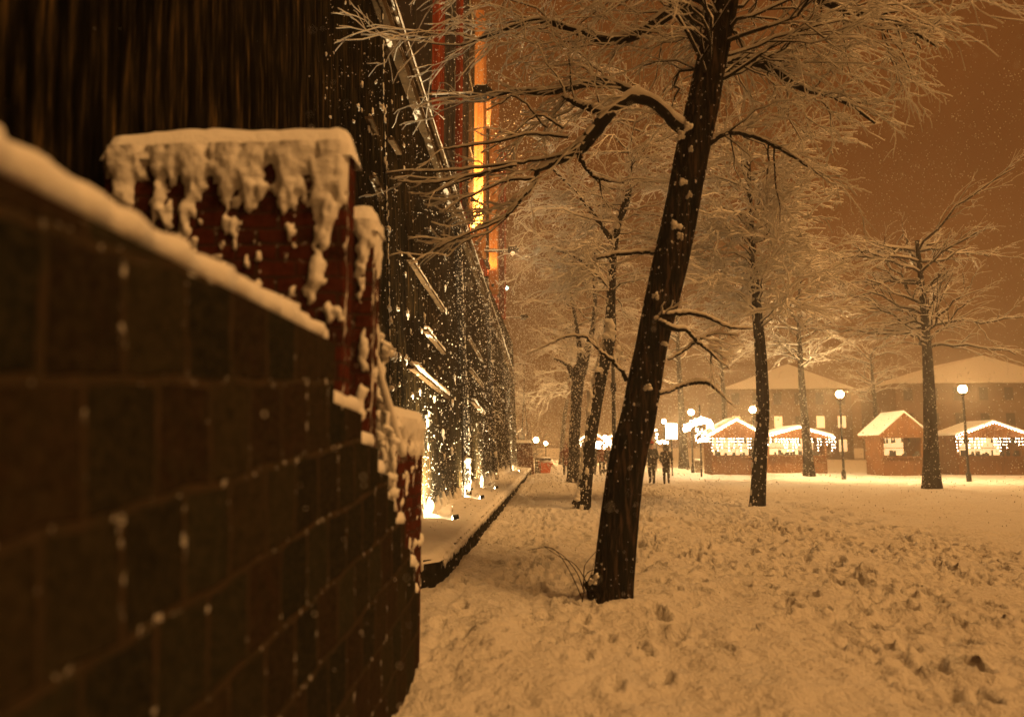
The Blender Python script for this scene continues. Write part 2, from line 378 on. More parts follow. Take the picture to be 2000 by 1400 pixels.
# flat band courses and panels on the red storey
for (ya, yb, x, mt) in ((13.0, 15.2, -2.66, 'pilaster'), ):
    pass
def pil(y0, y1, proud, mt='facade', ztop=16.5):
    b = MB(); b.box((-2.72, y0, 8.02), (-2.72+proud, y1, ztop))
    for k in range(1, 3):
        b.box((-2.72+proud, y0+(y1-y0)*k/3-.03, 8.02), (-2.72+proud+.025, y0+(y1-y0)*k/3+.03, ztop))
    return b.build('pilaster', M[mt], bld)
pil(16.0, 16.9, .10); pil(19.6, 20.3, .12); pil(23.9, 25.0, .36, 'pilaster'); pil(30.2, 31.0, .34, 'pilaster'); pil(10.5, 11.3, .15); pil(35.9, 37.25, .25); pil(5.5, 6.3, .15)
# dark tall windows between pilasters
for (y0, y1) in ((17.3, 19.2), (20.8, 23.9), (26.3, 29.6), (31.6, 35.2), (11.8, 15.4), (7, 10)):
    f = MB()
    f.box((-2.72, y0, 8.9), (-2.66, y0+.1, 15.9)); f.box((-2.72, y1-.1, 8.9), (-2.66, y1, 15.9)); f.box((-2.72, y0, 8.75), (-2.60, y1, 8.9)); f.box((-2.72, y0, 15.9), (-2.64, y1, 16.02))
    f.box((-2.72, (y0+y1)/2-.04, 8.9), (-2.67, (y0+y1)/2+.04, 15.9))
    for zz in (11.2, 13.5): f.box((-2.72, y0+.1, zz), (-2.68, y1-.1, zz+.07))
    wn = f.build('window', M['dark'], bld)
    MB().box((-2.719, y0+.1, 8.9), (-2.712, y1-.1, 15.9)).build('pane', M['iron'], wn)
# snow splashes clinging to the stone wall
sp = MB()
for k in range(1300):
    y = 7.5+33*RNG.random()**1.6; z = .4+7.1*RNG.random()**1.7
    s_ = .006+.026*RNG.random()**5
    el = .8+1.3*RNG.random()**2
    sp.blob((WX0-WTAN*z+.01, y, z), (s_*.7, s_, s_*el), .25)
for k in range(420):                                     # jagged snow tongues at the foot of the wall
    y = 8+32*RNG.random(); h_ = .06+.22*RNG.random()**2
    sp.blob((WX0+.02, y, .40+h_*.3), (.05, .03+.03*RNG.random(), h_), .2)
for (px_, py_, s_) in ((838, 805, 3), (865, 845, 7), (882, 878, 5), (868, 890, 3.5), (829, 616, 4), (796, 612, 5), (871, 605, 4), (870, 560, 3), (792, 535, 3), (775, 600, 3), (888, 735, 4), (884, 785, 4),
                       (820, 762, 4), (835, 735, 4), (806, 770, 4), (793, 700, 5), (781, 695, 4), (848, 776, 4), (700, 208, 4), (720, 250, 4), (697, 305, 3), (835, 820, 5), (802, 645, 3), (870, 500, 3)):
    p = PW(px_, py_, .02); r_ = s_*p[1]/F
    sp.blob(p, (r_*.6, r_*1.6, r_*1.3), .35); sp.blob(p+np.array([0, r_, -r_*1.2]), (r_*.4, r_*.8, r_*1.2), .35)
sp.build('stuck_snow', M['snow'], bld, True)
n = 8000; y = 7.5+36*RNG.random(n)**1.35; z = .35+7.2*RNG.random(n)**1.9; r0 = (.0025+.0065*RNG.random(n)**2)*np.clip(y/12, .8, 1.7)
dens = fbm(y*1.6, z*.9, 140, 3)+.12*np.exp(-((y-12.9)/1.1)**2)*(z < 3.6)+.1*np.exp(-((y-22.1)/.9)**2)*(z < 3); kp = dens > RNG.random(n)*.5-.28; y, z, r0 = y[kp], z[kp], r0[kp]  # flecks also gathered by the spotlights so the wall seems to glow there
OV = np.array([(1, 0, 0), (-1, 0, 0), (0, 1, 0), (0, -1, 0), (0, 0, 1), (0, 0, -1)]); OT = np.array([(0, 2, 4), (2, 1, 4), (1, 3, 4), (3, 0, 4), (2, 0, 5), (1, 2, 5), (3, 1, 5), (0, 3, 5)])
c = np.stack([WX0-WTAN*z+.012+.02*RNG.random(len(z)), y, z], 1)
fk = MB().add((c[:, None]+OV[None]*r0[:, None, None]*np.array([1, 1, 1.6])).reshape(-1, 3), None, (OT[None]+6*np.arange(len(c))[:, None, None]).reshape(-1, 3)).build('snow_flecks', M['snow'], bld)
tag(fk, kind='stuff')

# narrow ledges with snow on them (parts of the wall)
bars = [((797, 505), (866, 608), .055), ((830, 645), (867, 690), .06), ((803, 718), (876, 777), .085), ((915, 660), (941, 706), .05), ((918, 722), (944, 756), .05), ((922, 783), (947, 811), .06),
        ((728, 345), (745, 382), .03), ((762, 271), (779, 300), .02), ((968, 765), (980, 790), .05), ((970, 812), (982, 830), .05), ((720, 230), (733, 262), .03)]
for (a, b, th) in bars:
    pa, pb = PW(*a, .05), PW(*b, .05)
    lg = MB().bar(pa, pb, .10, .045).build('ledge', M['cornice'], bld)
    s_ = MB(); n = 16; t_ = np.linspace(0, 1, n)
    P = pa[None]*(1-t_[:, None])+pb[None]*t_[:, None]; P[:, 2] += .03+.5*th
    r_ = th*.72*(.7+.5*RNG.random(n)); r_[0] *= .8; r_[-1] *= .6; P[:, 0] += .01
    s_.tube(P, r_, 8)
    if th > .05:
        for k in range(3): s_.blob(P[1+k]+np.array([.02, 0, .02]), r_[1]*(.9+.4*RNG.random()), .2)
    s_.build('snow_cap', M['snow'], lg, True)

# drain pipes
def pipe(pts, rad, label, clumps, seedn, matn='iron_snowy', grp=None, name='drain_pipe', snow_side=True):
    P = np.array([PW(px_, py_, .10) for px_, py_ in pts])
    rt_ = thing(name, label, 'pipe' if 'pipe' in name else 'cable', (P[-1][0], P[-1][1], .3), grp)
    t_ = np.linspace(0, 1, 60); seg = np.linspace(0, 1, len(P)); Q = np.stack([np.interp(t_, seg, P[:, k]) for k in range(3)], 1)
    MB().tube(Q, rad, 10).build('pipe' if 'pipe' in name else 'wire', M[matn] if rad > .03 else M['iron'], rt_, True)
    s_ = MB(); 
    if snow_side:
        for q in Q[::1]:
            for k in range(3):
                if RNG.random() < (.34 if rad > .03 else .7):
                    o_ = RNG.normal(0, 1, 3); s_.blob(q+np.array([rad*.75, -rad*.35, 0])+o_*np.array([.008, .008, .05]), (.02, .02, .02+.045*RNG.random()) if rad > .03 else (.010, .010, .02+.03*RNG.random()), .3)
    for (px_, py_, r_) in clumps:
        p = PW(px_, py_, .12); rr = r_*p[1]/F
        s_.blob(p, (rr, rr, rr*.9), .3); s_.blob(p+np.array([.02, 0, -rr]), (rr*.6, rr*.6, rr), .3)
    if s_.n: s_.build('snow_lumps', M['snow'], rt_, True)
    if rad > .03:
        for (px_, py_, r_) in clumps:
            p = PW(px_, py_, .10); MB().tube([p+np.array([0, 0, -.03]), p+np.array([0, 0, -.08])], rad*1.35, 10).build('bracket', M['iron'], rt_)
    return rt_
pipe([(889, 352), (893, 440), (898, 560), (904, 700), (909, 840), (914, 976)], .10, 'thick black drain pipe crusted with snow, nearest of three on the dark wall',
     [(899, 528, 5), (899, 552, 5), (911, 815, 6), (912, 843, 7), (912, 899, 7), (914, 950, 6)], 1, grp='black drain pipes on the dark wall')
pipe([(950, 540), (955, 650), (960, 760), (964, 850), (970, 945)], .085, 'black frosted drain pipe between the second and third ground spotlights on the dark wall',
     [(954, 575, 3), (960, 705, 4), (963, 805, 4), (967, 885, 4), (969, 925, 4)], 2, grp='black drain pipes on the dark wall')
pipe([(980, 690), (989, 820), (998, 928)], .09, 'most distant drain pipe, dark, near the end of the stone wall', [(994, 870, 3), (997, 905, 3)], 3, grp='black drain pipes on the dark wall')
pipe([(746, 20), (748, 176), (751, 300), (757, 450), (759, 600), (762, 760), (765, 962)], .014, 'thin snow-caked cable hanging down the dark wall behind the brick piers',
     [(745, 208, 5), (758, 445, 5), (760, 600, 4), (762, 625, 4), (764, 685, 9), (770, 692, 7)], 4, name='wall_cable')
pipe([(902, 560), (903, 800), (905, 975)], .020, 'slim pale conduit beside the nearest thick drain pipe', [], 5, name='wall_cable', snow_side=False)

# ------------------------------------------------------------ kerbed snowy bed at the foot of the wall
bed = thing('raised_bed', 'long low stone-edged bed heaped with snow at the foot of the dark wall', 'planter bed', (-1.8, 26, 0))
path = [(-2.5, 8.45), (-1.75, 8.45), (-1.50, 8.50), (-1.38, 8.66), (-1.33, 8.95), (-1.335, 12), (-1.36, 20), (-1.40, 32), (-1.44, 44.2), (-2.5, 44.2)]
MB().prism(path, 2, -.2, .33).build('kerb', M['curb'], bed, bevel=.02)
gy = np.concatenate([np.arange(8.38, 20, .05), np.arange(20, 44.3, .12)]); gx = np.linspace(0, 1, 30)
GY, GU = np.meshgrid(gy, gx, indexing='ij')
edge = np.interp(gy, [8.38, 8.44, 8.52, 8.68, 8.95, 12, 20, 32, 44.2], [-1.72, -1.56, -1.46, -1.345, -1.30, -1.305, -1.33, -1.37, -1.41])[:, None]
jag = .03*fbm(GY*7, GY*0, 61, 3)
GX = -2.38 + GU*(edge+jag*1.2+2.38)
GZ = .385 + .10*(1-GU)**3 + .07*fbm(GX*3, GY*3, 66, 4) - .10*np.clip((GU-.88)/.12, 0, 1)**2*(1+1.2*fbm(GY*9, GY*0+3, 71, 3))
for (lx, ly) in ((-1.75, 12.8), (-1.78, 17.8), (-1.78, 22.0), (-1.8, 37.5)):        # melted troughs round the spotlights
    GZ -= .07*np.exp(-(((GX-lx+.15)/.28)**2+((GY-ly)/.16)**2))
GZ[:, -1] = .29; GZ[0, :] = .30
MB().grid(np.stack([GX, GY, GZ], -1)).build('bed_snow', M['snow'], bed, True)
fr = MB()
for k in range(900):                                     # fringe of clinging snow on the kerb face
    y = 8.9+26*RNG.random()**1.5; x = np.interp(y, [8.9, 12, 20, 32], [-1.33, -1.335, -1.36, -1.40])
    fr.blob((x+.008, y, .30-.06*RNG.random()), (.012, .014+.014*RNG.random(), .02+.05*RNG.random()**2), .3)
for k in range(60):
    x = -2.4+1.0*RNG.random(); fr.blob((min(x, -1.5), 8.445, .30-.05*RNG.random()), (.02, .012, .02+.04*RNG.random()**2), .3)
fr.build('snow_fringe', M['snow'], bed, True)

# ground spotlights in the bed
def spotlamp(lx, ly, e, label):
    z = .405
    r_ = thing('ground_spotlight', label, 'spotlight', (lx, ly, z-.05), 'spotlights half buried in the snow bed')
    b = MB(); b.tube([(lx+.10, ly, z+.02), (lx, ly, z+.0)], .04, 10); b.box((lx+.02, ly-.02, z-.14), (lx+.06, ly+.02, z)); b.build('housing', M['iron'], r_)
    MB().tube([(lx-.002, ly, z), (lx-.012, ly, z+.001)], .034, 10).build('lens', M['uplight'], r_)
    l = bpy.data.lights.new('spot', 'SPOT'); l.energy = e; l.color = (1, .74, .38); l.spot_size = R(135); l.spot_blend = .9; l.shadow_soft_size = .03
    lo = bpy.data.objects.new('spot_beam', l); COL.objects.link(lo); lo.parent = r_; lo.location = (-.05, 0, .09)
    lo.rotation_euler = Vector((-.62, .0, .72)).to_track_quat('-Z', 'Y').to_euler()
spotlamp(-1.75, 12.8, 4200, 'lit ground spotlight nearest the brick piers, flaring against the wall')
spotlamp(-1.80, 17.9, 900, 'lit ground spotlight in front of the nearest thick drain pipe')
spotlamp(-1.78, 22.0, 2400, 'ground spotlight glowing between the first two thick drain pipes')
spotlamp(-1.85, 37.8, 4000, 'most distant ground spotlight, glowing beside the far brick pier')

# ------------------------------------------------------------ near stepped wall and red piers
stw = thing('stepped_wall', 'dark block wall with stepped snowy top in the left foreground', 'wall', (-1.15, 2, 0))
steps = [(3.32, 2.08), (3.82, 1.78), (4.2, 1.60), (4.47, 1.44), (4.7, 1.27), (5.0, 1.10), (5.2, .91), (5.4, .76), (5.56, .55)]
prof = [(-4, -.3), (-4, 2.16)]; 
for k, (ye, z) in enumerate(steps):
    if k > 0: prof.append((steps[k-1][0], z+.02))
    prof.append((ye, z-.01))
prof += [(5.56, -.3)]
MB().prism(prof, 0, -1.32, -1.0).build('blockwork', M['block'], stw, bevel=.006)
sc_ = MB(); y0 = .2
for k, (ye, z) in enumerate(steps):
    n = max(6, int((ye-y0)/.04)); tt = np.linspace(0.0, 1, n)
    P = np.stack([np.full(n, -1.07)+.012*RNG.normal(size=n), y0+(ye-y0)*tt, np.full(n, z+.02)+.012*RNG.random(n)+(.06*(1-tt) if k == 0 else 0)], 1)
    sc_.tube(P, (.044+.05*fbm(P[:, 1]*6, P[:, 1]*0+5, 87, 3))+.012*RNG.random(n), 8); 
    P[:, 2] += .05*fbm(P[:, 1]*3.1, P[:, 1]*0, 83, 3)*2; P2 = P.copy(); P2[:, 0] -= .09; P2[:, 2] += .01; sc_.tube(P2, .07, 8)
    y0 = ye-.01
sc_.build('snow_cap', M['snow'], stw, True)

def pier(name, label, lo, hi, mat, capz):
    r_ = thing(name, label, 'pier', ((lo[0]+hi[0])/2, (lo[1]+hi[1])/2, 0), 'snow-plastered red brick piers')
    v = MB().box(lo, hi).build('brickwork', mat, r_, bevel=.01)
    xs_ = np.linspace(lo[0]-.01, hi[0]+.025, max(8, int((hi[0]-lo[0])/.04))); ys_ = np.linspace(lo[1]-.03, hi[1]+.03, max(6, int((hi[1]-lo[1])/.04)))
    A, B = np.meshgrid(xs_, ys_, indexing='ij')
    ex = np.minimum(1, np.minimum(np.minimum(A-xs_[0], xs_[-1]-A)/.05, np.minimum(B-ys_[0], ys_[-1]-B)/.04))
    Z = hi[2]-.07+(capz+.07)*np.sqrt(np.clip(ex, 0, 1)) + .045*fbm(A*5, B*5, 77, 4)*ex + .012*fbm(A*22, B*22, 79, 2)
    s_ = MB().grid(np.stack([A, B, Z], -1)); return r_, s_
def sheet(s_, plane, c, u0, u1, z0, z1, bias, seed, thick=.05, stripe=0, pitch=.11, step=.012):
    u = np.arange(u0, u1+step, step); z = np.arange(z0, z1+step, step*1.3); U, Z = np.meshgrid(u, z, indexing='ij')
    m = fbm(U*11+3, Z*4.5, seed, 4)*1.9 + .9*fbm(U*30, Z*22, seed+9, 3) + bias(U, Z)
    if stripe: m = m + stripe*np.sin((U+.012*np.sin(Z*7+U*9))*2*math.pi/pitch)
    e = np.minimum(np.minimum(U-u[0], u[-1]-U)/.02, 1); t = thick*np.clip(np.tanh(np.maximum(m, -1)*2.4)+.35*fbm(U*34, Z*34, seed+3, 3)*(m > .05), -1, 1.3)*np.where(m > 0, e, 1)
    W_ = c + (-t if plane == 'y' else t)
    P = np.stack([U, W_, Z], -1) if plane == 'y' else np.stack([W_, U, Z], -1)
    s_.grid(P)
ra, sa = pier('brick_pier', 'tall red brick pier thickly plastered with blown snow, at the left, highest of the piers', (-2.3, 3.55, -.2), (-1.035, 3.70, 3.12), M['pier_a'], .09)
# blown snow on the front faces: real lumps
def plaster(s_, lo, hi, y, n, sz, plane='y'):
    for k in range(n):
        a = lo[0]+(hi[0]-lo[0])*RNG.random(); z = lo[1]+(hi[1]-lo[1])*(1-RNG.random()**2.0)
        r0 = sz*(.5+RNG.random())
        c = (a, y, z) if plane == 'y' else (y, a, z)
        rr = (r0, .02, r0*(1+1.2*RNG.random())) if plane == 'y' else (.02, r0, r0*(1+RNG.random()))
        s_.blob(c, rr, .25)
sheet(sa, 'y', 3.55, -2.29, -1.03, 1.5, 3.12, lambda U, Z: np.clip((Z-2.80)*2.2, -.10, .9)-.01, 301, .05, .22, .17)
sa.build('blown_snow', M['snow'], ra, True)
rb, sb = pier('brick_pier', 'slim red brick pier coated with snow, middle of the three', (-1.6, 4.12, -.2), (-1.035, 4.28, 2.90), M['pier_a'], .09)
sheet(sb, 'y', 4.12, -1.34, -1.03, 1.4, 2.90, lambda U, Z: np.clip((Z-2.62)*2.4, -.06, .9), 311, .045, .34, .125)
sheet(sb, 'x', -1.033, 4.12, 4.28, 1.4, 2.90, lambda U, Z: np.clip((Z-2.6)*2, -.25, .8), 315, .02)
sb.build('blown_snow', M['snow'], rb, True)
rc, sc2 = pier('brick_pier', 'low red brick pier capped with snow, beside the bed and right of the stepped wall', (-1.30, 4.86, -.2), (-1.035, 5.80, 1.80), M['pier_c'], .07)
sheet(sc2, 'x', -1.034, 4.87, 5.79, .3, 1.80, lambda U, Z: np.clip((Z-1.55)*2.6, -.36, .9)+.22*np.sin(Z*2*math.pi/.17)-.02, 321, .03)
sheet(sc2, 'y', 4.86, -1.29, -1.04, .5, 1.80, lambda U, Z: np.clip((Z-1.5)*2, -.2, .8), 325, .04)
sc2.build('blown_snow', M['snow'], rc, True)
# leaning snowy rod, climbing stems
a, b = PY(729, 690, 4.45), PY(787, 893, 4.80)
hr = thing('handrail', 'thin slanting rail coated in snow between the middle and low brick piers', 'rail', (a[0], a[1], 0))
MB().tube(np.linspace(a, b, 12), .014, 8).build('rail', M['iron'], hr, True)
n = 26; t_ = np.linspace(0, 1, n)[:, None]; P = a*(1-t_)+b*t_+np.array([0, 0, .014]); s_ = MB().tube(P, .022+.006*RNG.random(n), 8); s_.build('snow_coat', M['snow'], hr, True)
vn = thing('climbing_plant', 'tangled climbing plant caked with snow beside the slanting rail', 'plant', tuple(PY(745, 1040, 4.6)))
vb, vs = MB(), MB()
stems = [[(733, 655), (742, 668), (752, 680), (765, 690)], [(722, 735), (735, 745), (737, 775), (745, 790), (748, 830), (757, 880), (765, 930), (768, 1000)], [(725, 770), (728, 810), (733, 845), (745, 870), (756, 920)],
         [(737, 780), (747, 800), (757, 812), (752, 850), (760, 900), (762, 950)], [(745, 740), (748, 700), (743, 675)], [(725, 700), (732, 750), (728, 800)], [(750, 830), (765, 850), (770, 900), (768, 940)],
         [(728, 850), (740, 860), (752, 870), (770, 880)]]
for st in stems:
    P = np.array([PY(px_, py_, 4.62+.1*RNG.random()) for px_, py_ in st]); t_ = np.linspace(0, 1, 14); sg = np.linspace(0, 1, len(P))
    Q = np.stack([np.interp(t_, sg, P[:, k]) for k in range(3)], 1)+RNG.normal(0, .006, (14, 3))
    vb.tube(Q, .006, 5); vs.tube(Q+np.array([0, -.004, .008]), .010+.016*RNG.random(14), 6)
    for q in Q[::2]: vs.blob(q+RNG.normal(0, .012, 3), (.016+.02*RNG.random(),)*3, .3)
vb.build('stems', M['twig'], vn, True); vs.build('snow_clumps', M['snow'], vn, True)

# ------------------------------------------------------------ far brick pier at the end of the bed
ep = thing('far_brick_pier', 'low reddish brick pier with slanted side and snowy top at the end of the bed', 'pier', (-2, 44.3, 0))
MB().prism([(-2.7, -.2), (-2.7, 1.85), (-1.50, 1.85), (-1.42, 1.5), (-1.25, -.2)], 1, 44.25, 45.2).build('brickwork', M['endpier'], ep)
s_ = MB(); xs_ = np.linspace(-2.72, -1.42, 20); ys_ = np.linspace(44.15, 45.3, 8); A, B = np.meshgrid(xs_, ys_, indexing='ij')
e = np.minimum(np.minimum(A-xs_[0], xs_[-1]-A)/.12, np.minimum(B-ys_[0], ys_[-1]-B)/.2); s_.grid(np.stack([A, B, 1.82+.17*np.sqrt(np.clip(e, 0, 1))], -1)).build('snow_cap', M['snow'], ep, True)
# small bushy snowy heap behind the pier
hb = thing('shrub', 'round leafless shrub dusted with snow behind the far brick pier', 'shrub', (-2.2, 47.5, 0))
b1, b2 = MB(), MB()
for k in range(260):
    a_ = RNG.random()*6.28; e_ = .2+1.3*RNG.random(); L = 1.0+1.5*RNG.random()
    d = np.array([math.cos(a_)*math.cos(e_)*.7, math.sin(a_)*math.cos(e_)*.5, math.sin(e_)]); P = np.array([-2.2, 47.5, .3])+d*np.linspace(0, L, 6)[:, None]; P[:, 2] -= .12*np.linspace(0, 1, 6)**2
    b1.tube(P, .02, 3); b2.tube(P[2:]+np.array([0, 0, .02]), .022, 3)
b1.build('branches', M['twig'], hb); b2.build('snow_on_branches', M['twigsnow'], hb)

# ------------------------------------------------------------ floodlight brackets on the red storey
def bracket(pbase, pend, Yv, label, lit):
    a, b = PY(*pbase, Yv), PY(*pend, Yv)
    r_ = thing('floodlight_bracket', label, 'floodlight', tuple(a), 'floodlights on long arms')
    MB().bar(a, b, .045, .045).bar(a+np.array([0, 0, .16]), b+np.array([0, 0, .02]), .02, .02).build('arm', M['iron'], r_)
    n = 14; P = np.linspace(a, b, n)+np.array([0, 0, .035]); s_ = MB().tube(P, .03+.010*RNG.random(n), 7)
    for k in range(3): s_.blob(b+np.array([-.05+.07*k, 0, .13]), (.08, .08, .06), .25)
    s_.build('snow_on_arm', M['snow'], r_, True)
    h = MB(); h.bar(b+np.array([.0, .0, -.10]), b+np.array([.0, 0, .12]), .26, .30); h.bar(b+np.array([.12, 0, .02]), b+np.array([.20, 0, .10]), .20, .20)
    h.build('lamp_head', M['iron'], r_, bevel=.02)
    MB().box((a[0]-.06, a[1]-.08, a[2]-.12), (a[0], a[1]+.08, a[2]+.2)).build('wall_plate', M['iron'], r_)
    return r_, a, b
bracket((810, 190), (938, 184), 14.2, 'floodlight on a snow-topped arm at the top edge of the photo, nearest the brick piers', False)
r2, a2, b2_ = bracket((920, 492), (1000, 490), 24.4, 'floodlight arm below the bright pilaster', True)
MB().tube([b2_+np.array([.03, -.17, -.13]), b2_+np.array([.035, -.185, -.14])], .075, 12).build('lens', M['window'], r2)
LATE_FLOODS = [((b2_[0]+.08, b2_[1]-.25, b2_[2]-.22), (2.2, 20.5, 6.4), 800, r2, 130, (1, .60, .26))]
bracket((975, 621), (1022, 620), 37.0, 'most distant floodlight arm, black against the sky', False)
def flood(pos, aim, e, parent, size=70, col=(1, .50, .14)):
    l = bpy.data.lights.new('flood', 'SPOT'); l.energy = e; l.color = col; l.spot_size = R(size); l.spot_blend = .7; l.shadow_soft_size = .06
    lo = bpy.data.objects.new('flood_beam', l); COL.objects.link(lo); lo.parent = parent; lo.location = Vector(pos)-world_loc(parent)
    lo.rotation_euler = (Vector(aim)-Vector(pos)).to_track_quat('-Z', 'Y').to_euler()
for lf in LATE_FLOODS: flood(*lf)
# small uplighters at the pilaster feet
flood((-1.35, 14.2, 8.4), (-2.75, 17.6, 9.6), 60, bpy.data.objects['floodlight_bracket'], 110)
flood((-1.4, 24.4, 8.3), (-2.75, 28.5, 9.3), 120, r2, 110)
def uplighter(y, e, label, zb=8.05, size=60):
    p = np.array([-2.50, y, zb+.10])
    r_ = thing('wall_uplighter', label, 'uplight', (-2.5, y, zb), 'small uplighters on the cornice')
    MB().tube([p-np.array([0, 0, .1]), p+np.array([0, 0, .02])], .06, 10).build('housing', M['iron'], r_)
    MB().tube([p+np.array([0, 0, .022]), p+np.array([0, 0, .03])], .05, 10).build('lens', M['window'], r_)
    flood(p+np.array([0, 0, .06]), (-2.55, y+.55, zb+2.4), e, r_, size)
uplighter(23.3, 15000, 'uplighter shining up the bright ochre pilaster')
uplighter(29.6, 700, 'uplighter at the foot of the farther lit pilaster')
# carved sign-like lit figure hanging from the red wall: a pale banner
bn = PY(952, 212, 27.6)
br_ = thing('wall_banner', 'short pale lit banner hanging high on the red wall', 'banner', tuple(bn+np.array([0, 0, .6])))
xs_ = np.linspace(-.16, .16, 8); zs_ = np.linspace(-.75, .55, 16); A, B = np.meshgrid(xs_, zs_, indexing='ij')
Bz = B - .12*np.abs(np.sin(A*9+1))*(B < -.5)
bb = MB().grid(np.stack([bn[0]+A*(.9-.2*(B < -.3)), bn[1]+.05*np.sin(A*12+B*3), bn[2]+Bz], -1)); ban = bb.build('cloth', M['pilaster'], br_, True); sdm = ban.modifiers.new('thick', 'SOLIDIFY'); sdm.thickness = .015
MB().bar((-2.7, bn[1]+.02, bn[2]+.57), (bn[0]+.2, bn[1]+.02, bn[2]+.57), .03, .03).build('rod', M['iron'], br_)
flood((bn[0]+.05, bn[1]-1.2, bn[2]-1.6), tuple(bn), 900, br_, 40, (1, .62, .28))
# cool white lamp
cl = PY(988, 560, 40.0)
rcool = thing('wall_lamp', 'small greenish-white lamp glowing high beside the red wall end', 'lamp', tuple(cl))
MB().blob(cl-np.array([.0, 0, .07]), (.13, .10, .10), .05).build('bulb', M['cool'], rcool, True)
MB().tube([cl+np.array([-.03, 0, .05]), cl+np.array([-.03, 0, .13]), cl+np.array([-.03, 0, .2])], [.09, .08, .04], 10).bar(cl+np.array([-.9, 0, .16]), cl+np.array([0, 0, .16]), .03, .03).build('shade', M['iron'], rcool)

# ------------------------------------------------------------ trees
def curve(P, n):
    P = np.asarray(P, float); k = len(P)
    if k < 3:
        t = np.linspace(0, 1, n)[:, None]; return P[0]*(1-t)+P[-1]*t
    out = []
    Pp = np.vstack([2*P[0]-P[1], P, 2*P[-1]-P[-2]])
    for s in np.linspace(0, k-1-1e-6, n):
        i = int(s); t = s-i; p0, p1, p2, p3 = Pp[i:i+4]
        out.append(.5*((2*p1)+(-p0+p2)*t+(2*p0-5*p1+4*p2-p3)*t*t+(-p0+3*p1-3*p2+p3)*t**3))
    return np.array(out)
SNB = .0060
def snowline(ms, P, r, k=1.0, n=5):
    # snow lies on top of the branch: thicker where it runs level
    T = np.gradient(P, axis=0); T /= np.linalg.norm(T, axis=1)[:, None]+1e-9
    lvl = np.sqrt(np.clip(1-T[:, 2]**2, 0, 1)); rs = (r*.72+SNB)*k*(.3+.7*lvl)*(.85+.3*RNG.random(len(P)))
    Q = P.copy(); Q[:, 2] += (r*.50+rs*.15)*lvl; Q[:, 1] -= r*.2
    ms.tube(Q, rs, n)
def twig(mb, ms, p, d, L, r, lvl, droop, kids, sides=4, k=1.0):
    n = 9 if lvl == 0 else (7 if lvl == 1 else 5)
    t = np.linspace(0, 1, n)
    d = d/np.linalg.norm(d)
    wob = np.cumsum(RNG.normal(0, .045, (n, 3)), axis=0); wob -= wob[0]
    P = p + (d[None]*t[:, None] + wob*(.5+.5*t[:, None]))*L
    P[:, 2] -= droop*L*t**2
    rr = r*(1-.72*t)
    mb.tube(P, rr, sides, cap=False); snowline(ms, P, rr, k, sides)
    if lvl >= 2 or L < .25: return
    m = kids[lvl]
    for j in range(m):
        s = .15+.82*(j+RNG.random())/m; i = min(int(s*(n-1)), n-2); f = s*(n-1)-i; q = P[i]*(1-f)+P[i+1]*f
        tn = P[i+1]-P[i]; tn /= np.linalg.norm(tn)
        o = RNG.normal(0, 1, 3); o[2] = o[2]*.35+.22; o -= o@tn*tn; o /= np.linalg.norm(o)+1e-9
        a_ = R(16+30*RNG.random()); nd = tn*math.cos(a_)+o*math.sin(a_)
        twig(mb, ms, q, nd, L*(.30+.38*RNG.random())*(1.05-.4*s), max(r*(1-.7*s)*.6, .0045), lvl+1, droop*1.1, kids, max(3, sides-1), k)
def trunk_mesh(P, rad, n=28, ridge=.04, per=.1):
    # bark ridges run up the trunk
    T = np.gradient(P, axis=0); T /= np.linalg.norm(T, axis=1)[:, None]
    U = np.array([1.0, 0, 0])-T[:, :1]*T; U /= np.linalg.norm(U, axis=1)[:, None]; V = np.cross(T, U)
    a = np.linspace(0, 2*math.pi, n, endpoint=False)
    s = np.cumsum(np.r_[0, np.linalg.norm(np.diff(P, axis=0), axis=1)])
    A, Sg = np.meshgrid(a, s); 
    rm = rad[:, None]*(1+ridge*2*fbm(np.cos(A)*6+7, np.sin(A)*6+Sg*1.1, 91, 3)+.5*ridge*fbm(A*9, Sg*3, 95, 2)*np.sin(A/2))
    ring = P[:, None]+rm[..., None]*(np.cos(A)[..., None]*U[:, None]+np.sin(A)[..., None]*V[:, None])
    k = len(P); i = np.arange(k-1)[:, None]*n; j = np.arange(n)[None, :]; j2 = (j+1) % n
    return ring.reshape(-1, 3), np.stack([i+j, i+j2, i+n+j2, i+n+j], -1).reshape(-1, 4)

def px_path(pts, Yf):     # (px,py,width px,[dY]) -> world points and radii
    P, r = [], []
    for q in pts:
        y = Yf+(q[3] if len(q) > 3 else 0); P.append(PY(q[0], q[1], y)); r.append(q[2]/2*y/F)
    return np.array(P), np.array(r)
def resample(P, r, n):
    return curve(P, n), np.interp(np.linspace(0, 1, n), np.linspace(0, 1, len(r)), r)

